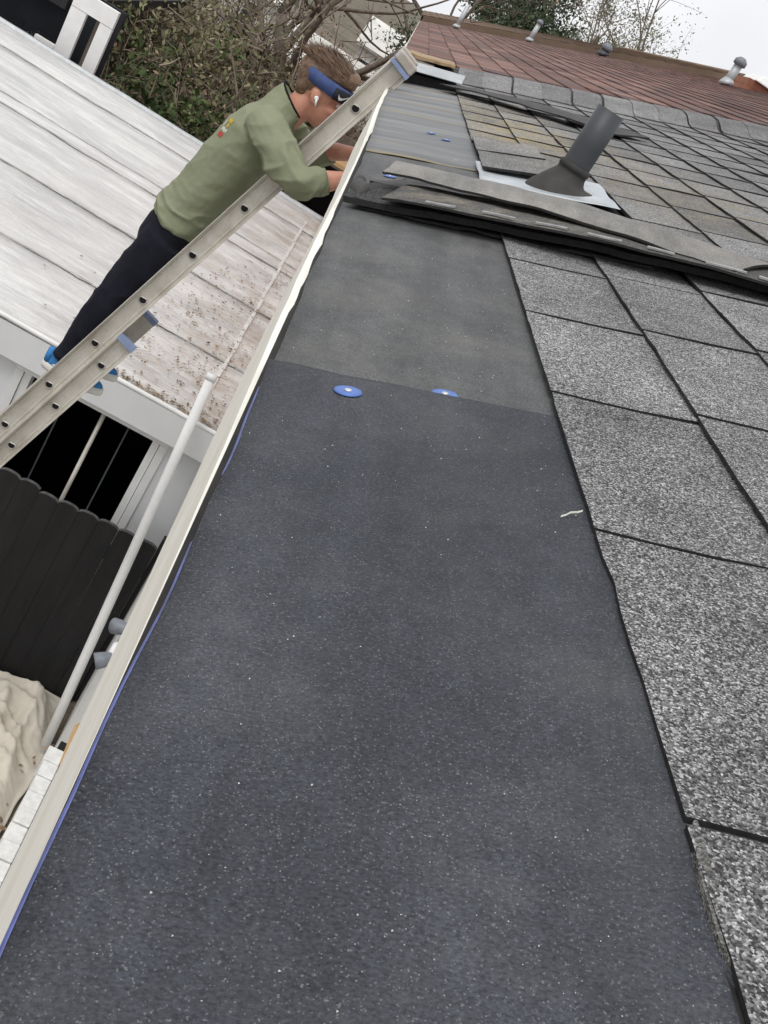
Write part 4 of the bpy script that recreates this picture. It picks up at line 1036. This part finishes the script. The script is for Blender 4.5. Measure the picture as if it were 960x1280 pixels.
# ------------------------------------------------------------------ far end of the yard
# plywood box and weathered fence in the gap under the far eave
bx_ = empty('plywood_box', (-.15, 13.3, GZ), 'tan plywood box with a dark open side behind the white roof', 'box')
boxo('side', 'ply', bx_, -.42, -.36, 13.2, 14.0, GZ, -1.92); boxo('side', 'ply', bx_, .14, .20, 13.2, 14.0, GZ, -1.75)
boxo('back', 'black', bx_, -.355, .135, 13.95, 14.0, GZ, -1.9); boxo('top', 'ply', bx_, -.42, .20, 13.18, 14.05, -1.74, -1.70)
fy2 = 16.0; f2 = empty('plank_fence', (-.5, fy2, GZ), 'weathered brown plank fence beyond the white roof', 'fence')
for i in range(7): boxo('plank', 'fence_wood', f2, -.62+i*.15, -.62+i*.15+.14, fy2+random.uniform(-.01, .01), fy2+.025, GZ, -1.75+random.uniform(-.02, .02))
# dark building with a white framed opening
sh = empty('dark_shed', (-5.2, 14, GZ), 'black-roofed shed with a white framed corner opening beyond the white roof', 'shed')
boxo('roof', 'black_wood', sh, -9, -3.62, 13.25, 20, -1.86, -1.74)
boxo('wall', 'dark_room', sh, -9, -3.66, 13.6, 13.7, GZ, -1.87)
boxo('gutter', 'white_paint', sh, -3.80, -3.555, 13.18, 13.26, -2.36, -2.26)
px0, px1, pz = -3.55, -3.04, -1.56
boxo('frame_side', 'white_paint', sh, px0, px0+.19, 13.18, 13.26, GZ, pz-.20); boxo('frame_side', 'white_paint', sh, px1-.15, px1, 13.18, 13.26, GZ, pz-.20)
boxo('frame_top', 'white_paint', sh, px0, px1, 13.176, 13.264, pz-.195, pz); boxo('panel', 'fence_wood', sh, px0+.28, px1-.154, 13.34, 13.38, GZ, pz-.2)
boxo('dark_back', 'dark_room', sh, px0, px1, 13.5, 13.55, GZ, pz-.01)

# vegetation
def leaves(b, pts, size, rnd, flat=.0):
    for p in pts:
        a = Vector((rnd.gauss(0, 1), rnd.gauss(0, 1), rnd.gauss(0, 1)+flat)).normalized(); u = a.orthogonal().normalized(); v = a.cross(u); s_ = size*rnd.uniform(.5, 1.3)
        an = rnd.uniform(0, 6.28); u, v = u*math.cos(an)+v*math.sin(an), v*math.cos(an)-u*math.sin(an)
        p = Vector(p); b.quad(p+u*s_, p+v*s_*.42, p-u*s_, p-v*s_*.42)
def shrub(name, label, base, height, spread, mt, nleaf, size, ntwig, rnd, group, twigr=.010, clump=14, cat='shrub'):
    base = Vector(base); sh_ = empty(name, tuple(base), label, cat, group); b = MB(); tips = []
    for i in range(ntwig):
        a = rnd.uniform(0, 6.28); e = rnd.uniform(.1, .95); p = base+Vector((rnd.gauss(0, spread*.25), rnd.gauss(0, spread*.25), 0)); pts = [p]; n_ = 6
        d = Vector((math.cos(a)*(1-e), math.sin(a)*(1-e), e+.35)).normalized(); L = height*rnd.uniform(.6, 1.05)/n_/max(.45, d.z)
        L = min(L, (height+spread)/n_*.8)
        for k in range(n_):
            d = (d+Vector((rnd.gauss(0, .22), rnd.gauss(0, .22), rnd.gauss(-.02, .16)))).normalized(); p = p+d*L; pts.append(p)
            if k > 1: tips.append(p)
        r_ = twigr*rnd.choice([.4, .6, .8, 1.1, 1.4, 2.2]); b.tube(pts, [r_*(1-.75*k/n_) for k in range(n_+1)], 4)
        for q in range(5):      # side shoots
            s0 = pts[rnd.randint(2, n_)]; dd = Vector((rnd.gauss(0, 1), rnd.gauss(0, 1), rnd.gauss(.2, .7))).normalized()*height*rnd.uniform(.1, .3); mid = s0+dd*.5+Vector((0, 0, rnd.gauss(0, .06)))
            b.tube([s0, mid, s0+dd], [r_*.45, r_*.35, r_*.15], 3); tips += [mid, s0+dd]
    b.build('stems', 'twig', sh_)
    b = MB(); cl_ = [rnd.choice(tips)+Vector((rnd.gauss(0, .15), rnd.gauss(0, .15), rnd.gauss(0, .12)))*spread*.5 for _ in range(max(1, nleaf//clump))]
    pts = [c+Vector((rnd.gauss(0, 1), rnd.gauss(0, 1), rnd.gauss(0, .8)))*spread*.11 for c in cl_ for _ in range(clump)]
    leaves(b, [p for p in pts if p.z > GZ], size, rnd); b.build('foliage', mt, sh_)
    return sh_
rv = random.Random(11); GS = 'overgrown shrubs behind the white roof'
SH = [(-3.0, 14.9, 2.4, 1.3, 'leaf_dry', 'dry brown brush against the white shed corner', 3500, 90),
      (-2.3, 15.6, 2.5, 1.3, 'leaf_dark', 'dark green shrub tangled with dry stems behind the white roof', 5500, 60),
      (-1.7, 15.0, 2.1, 1.1, 'leaf_dark', 'dense low dark shrub at the far edge of the white roof', 5500, 40),
      (-1.1, 16.6, 2.6, 1.2, 'leaf_dry', 'dry twiggy bush between the dark shrub and the plank fence', 2500, 110),
      (-3.6, 18.2, 3.1, 1.6, 'leaf_olive', 'pale olive shrub behind the dry brush', 6500, 70),
      (-2.6, 19.0, 3.2, 1.6, 'leaf_olive', 'olive shrub rising above the dark shrubs', 5500, 80),
      (-4.9, 19.5, 3.0, 1.7, 'leaf_dry', 'straw coloured bush behind the white shed frame', 4200, 110),
      (-1.5, 20.5, 3.2, 1.5, 'leaf_dry', 'bare grey-brown bush left of the big bare tree', 2200, 130),
      (-5.2, 24.0, 3.6, 2.2, 'leaf_olive', 'broad olive shrub far behind the shed', 6000, 70),
      (-3.2, 25.0, 4.0, 2.2, 'leaf_dry', 'tall tangled dry thicket far beyond the yard', 4500, 150),
      (-.4, 24.5, 3.2, 1.4, 'leaf_dry', 'twiggy bush at the eave of the red-brown roof', 2500, 120)]
for (x, y, h, s_, mt, lb, nl, ntw) in SH: shrub('shrub', lb, (x, y, GZ), h, s_, mt, nl if mt == 'leaf_dry' else int(nl*1.3), .042 if mt == 'leaf_dry' else .062, ntw, rv, GS, .017)

def bare_tree(name, label, base, height, r0_, rnd, lean=(0, 0), depth=4, leaf=None, nleaf=0, lsize=.06, mt='bark', group=None, spread=.75, first=None, up_=.25, split=.35):
    base = Vector(base); tr_ = empty(name, tuple(base), label, 'tree', group); b = MB(); tips = []
    def grow(p, d, L, r_, lv):
        n_ = 5; pts = [p]; 
        for k in range(n_):
            d = (d+Vector((rnd.gauss(0, .12), rnd.gauss(0, .12), rnd.gauss(0, .07)+up_*.08*(lv > 0)))).normalized(); p = p+d*L/n_; pts.append(p)
        b.tube(pts, [r_*(1-.45*k/n_) for k in range(n_+1)], 8 if lv == 0 else (6 if lv < 3 else 3))
        if lv >= depth: tips.extend(pts[2:]); return
        if lv >= depth-1: tips.extend(pts[3:])
        for q in range(rnd.randint(2, 3) if lv else 4):
            k = rnd.randint(2, n_) if lv else rnd.randint(3, n_)
            a = rnd.uniform(0, 6.28); o_ = d.orthogonal().normalized(); o2 = d.cross(o_)
            nd_ = (d*(1-split*1.2)+(o_*math.cos(a)+o2*math.sin(a))*spread+Vector((0, 0, up_))).normalized()
            grow(pts[k], nd_, L*rnd.uniform(.55, .85), r_*rnd.uniform(.45, .62), lv+1)
    d0 = Vector((lean[0], lean[1], 1)).normalized()
    grow(base, d0, height*.42, r0_, 0)
    if first:
        for (t, d, L, r_) in first: grow(base+d0*height*.42*t, Vector(d).normalized(), L, r_, 1)
    b.build('trunk', mt, tr_, True)
    if leaf:
        b = MB(); pts = [rnd.choice(tips)+Vector((rnd.gauss(0, 1), rnd.gauss(0, 1), rnd.gauss(0, .7)))*lsize*3.2 for _ in range(nleaf)]
        leaves(b, pts, lsize, rnd); b.build('crown', leaf, tr_)
    return tr_
GT = 'trees beyond the roofs'
bare_tree('bare_tree', 'big bare grey-brown tree with a low limb sweeping over the shrubs', (-1.25, 21.5, GZ), 8.2, .19, random.Random(5), (.05, 0), 4, 'leaf_dry', 500, .03, group=GT, first=[(.55, (-1, -.1, .35), 2.2, .085), (.7, (1, .2, .8), 1.8, .09), (.42, (-.8, .1, .5), 1.7, .06)])
bare_tree('bare_tree', 'slender bare tree behind the dry thicket', (-3.0, 27.5, GZ), 8, .12, random.Random(8), (-.05, 0), 4, group=GT)
bare_tree('bare_tree', 'thin bare tree rising behind the far end of the red-brown roof', (.9, 36, GZ), 10, .14, random.Random(15), (.02, 0), 4, 'leaf_dry', 900, .05, group=GT)
bare_tree('evergreen_tree', 'dark evergreen tree standing behind the brown roof vents', (2.6, 38, GZ), 9.2, .2, random.Random(21), (.03, 0), 4, 'leaf_pine', 14000, .085, group=GT)
bare_tree('evergreen_tree', 'small dark green tree behind the pale capped vent pipe', (1.3, 34, GZ), 7.0, .14, random.Random(23), (0, 0), 4, 'leaf_pine', 6000, .07, group=GT)
bare_tree('bare_tree', 'thin pale tree against the white sky beside the evergreen', (4.6, 44, GZ), 11.0, .12, random.Random(31), (.05, 0), 4, 'leaf_pale', 1800, .05, group=GT)
bare_tree('leafy_tree', 'sparse pale green treetop above the brown roof', (7.2, 48, GZ), 12.0, .14, random.Random(37), (0, 0), 4, 'leaf_pale', 4200, .07, group=GT)
bare_tree('leafy_tree', 'pale bushy treetop where the brown roof ends', (9.4, 50, GZ), 11.6, .14, random.Random(41), (0, 0), 4, 'leaf_pale', 3000, .07, group=GT)

# pale houses behind the trees
def far_house(label, x0, x1, y0, y1, zt, name='far_house', slope=.35):
    h_ = empty(name, ((x0+x1)/2, y0, GZ), label, 'house', 'pale houses behind the bare tree')
    boxo('wall', 'pale_wall', h_, x0, x1, y0, y1, GZ, zt)
    b = MB(); xm = (y0+y1)/2; rise = (y1-y0)*.5*slope
    b.v = [(x0-.2, y0-.25, zt+.003), (x1+.2, y0-.25, zt+.003), (x1+.2, xm, zt+rise), (x0-.2, xm, zt+rise), (x0-.2, y1+.25, zt+.003), (x1+.2, y1+.25, zt+.003)]
    b.f = [(0, 1, 2, 3), (3, 2, 5, 4)]; o = b.build('roof', 'pale_wall', h_); o.modifiers.new('s', 'SOLIDIFY').thickness = .08
    n_ = max(2, int((x1-x0)/1.5))
    for i in range(n_):
        xx = x0+(i+.5)*(x1-x0)/n_; f_ = boxo('window', 'white_paint', h_, xx-.35, xx+.35, y0-.05, y0-.004, zt-1.3, zt-.4); boxo('pane', 'dark_room', f_, xx-.3, xx+.3, y0-.056, y0-.051, zt-1.25, zt-.45)
    return h_
far_house('low pale house seen through the limbs of the bare tree', -2.9, -.2, 30, 34, -2.6)
far_house('pale house beside the eave of the brown roof', -1.4, .5, 40, 45, -1.9)
far_house('distant pale house behind the thicket', -9.5, -5, 44, 50, -2.6)
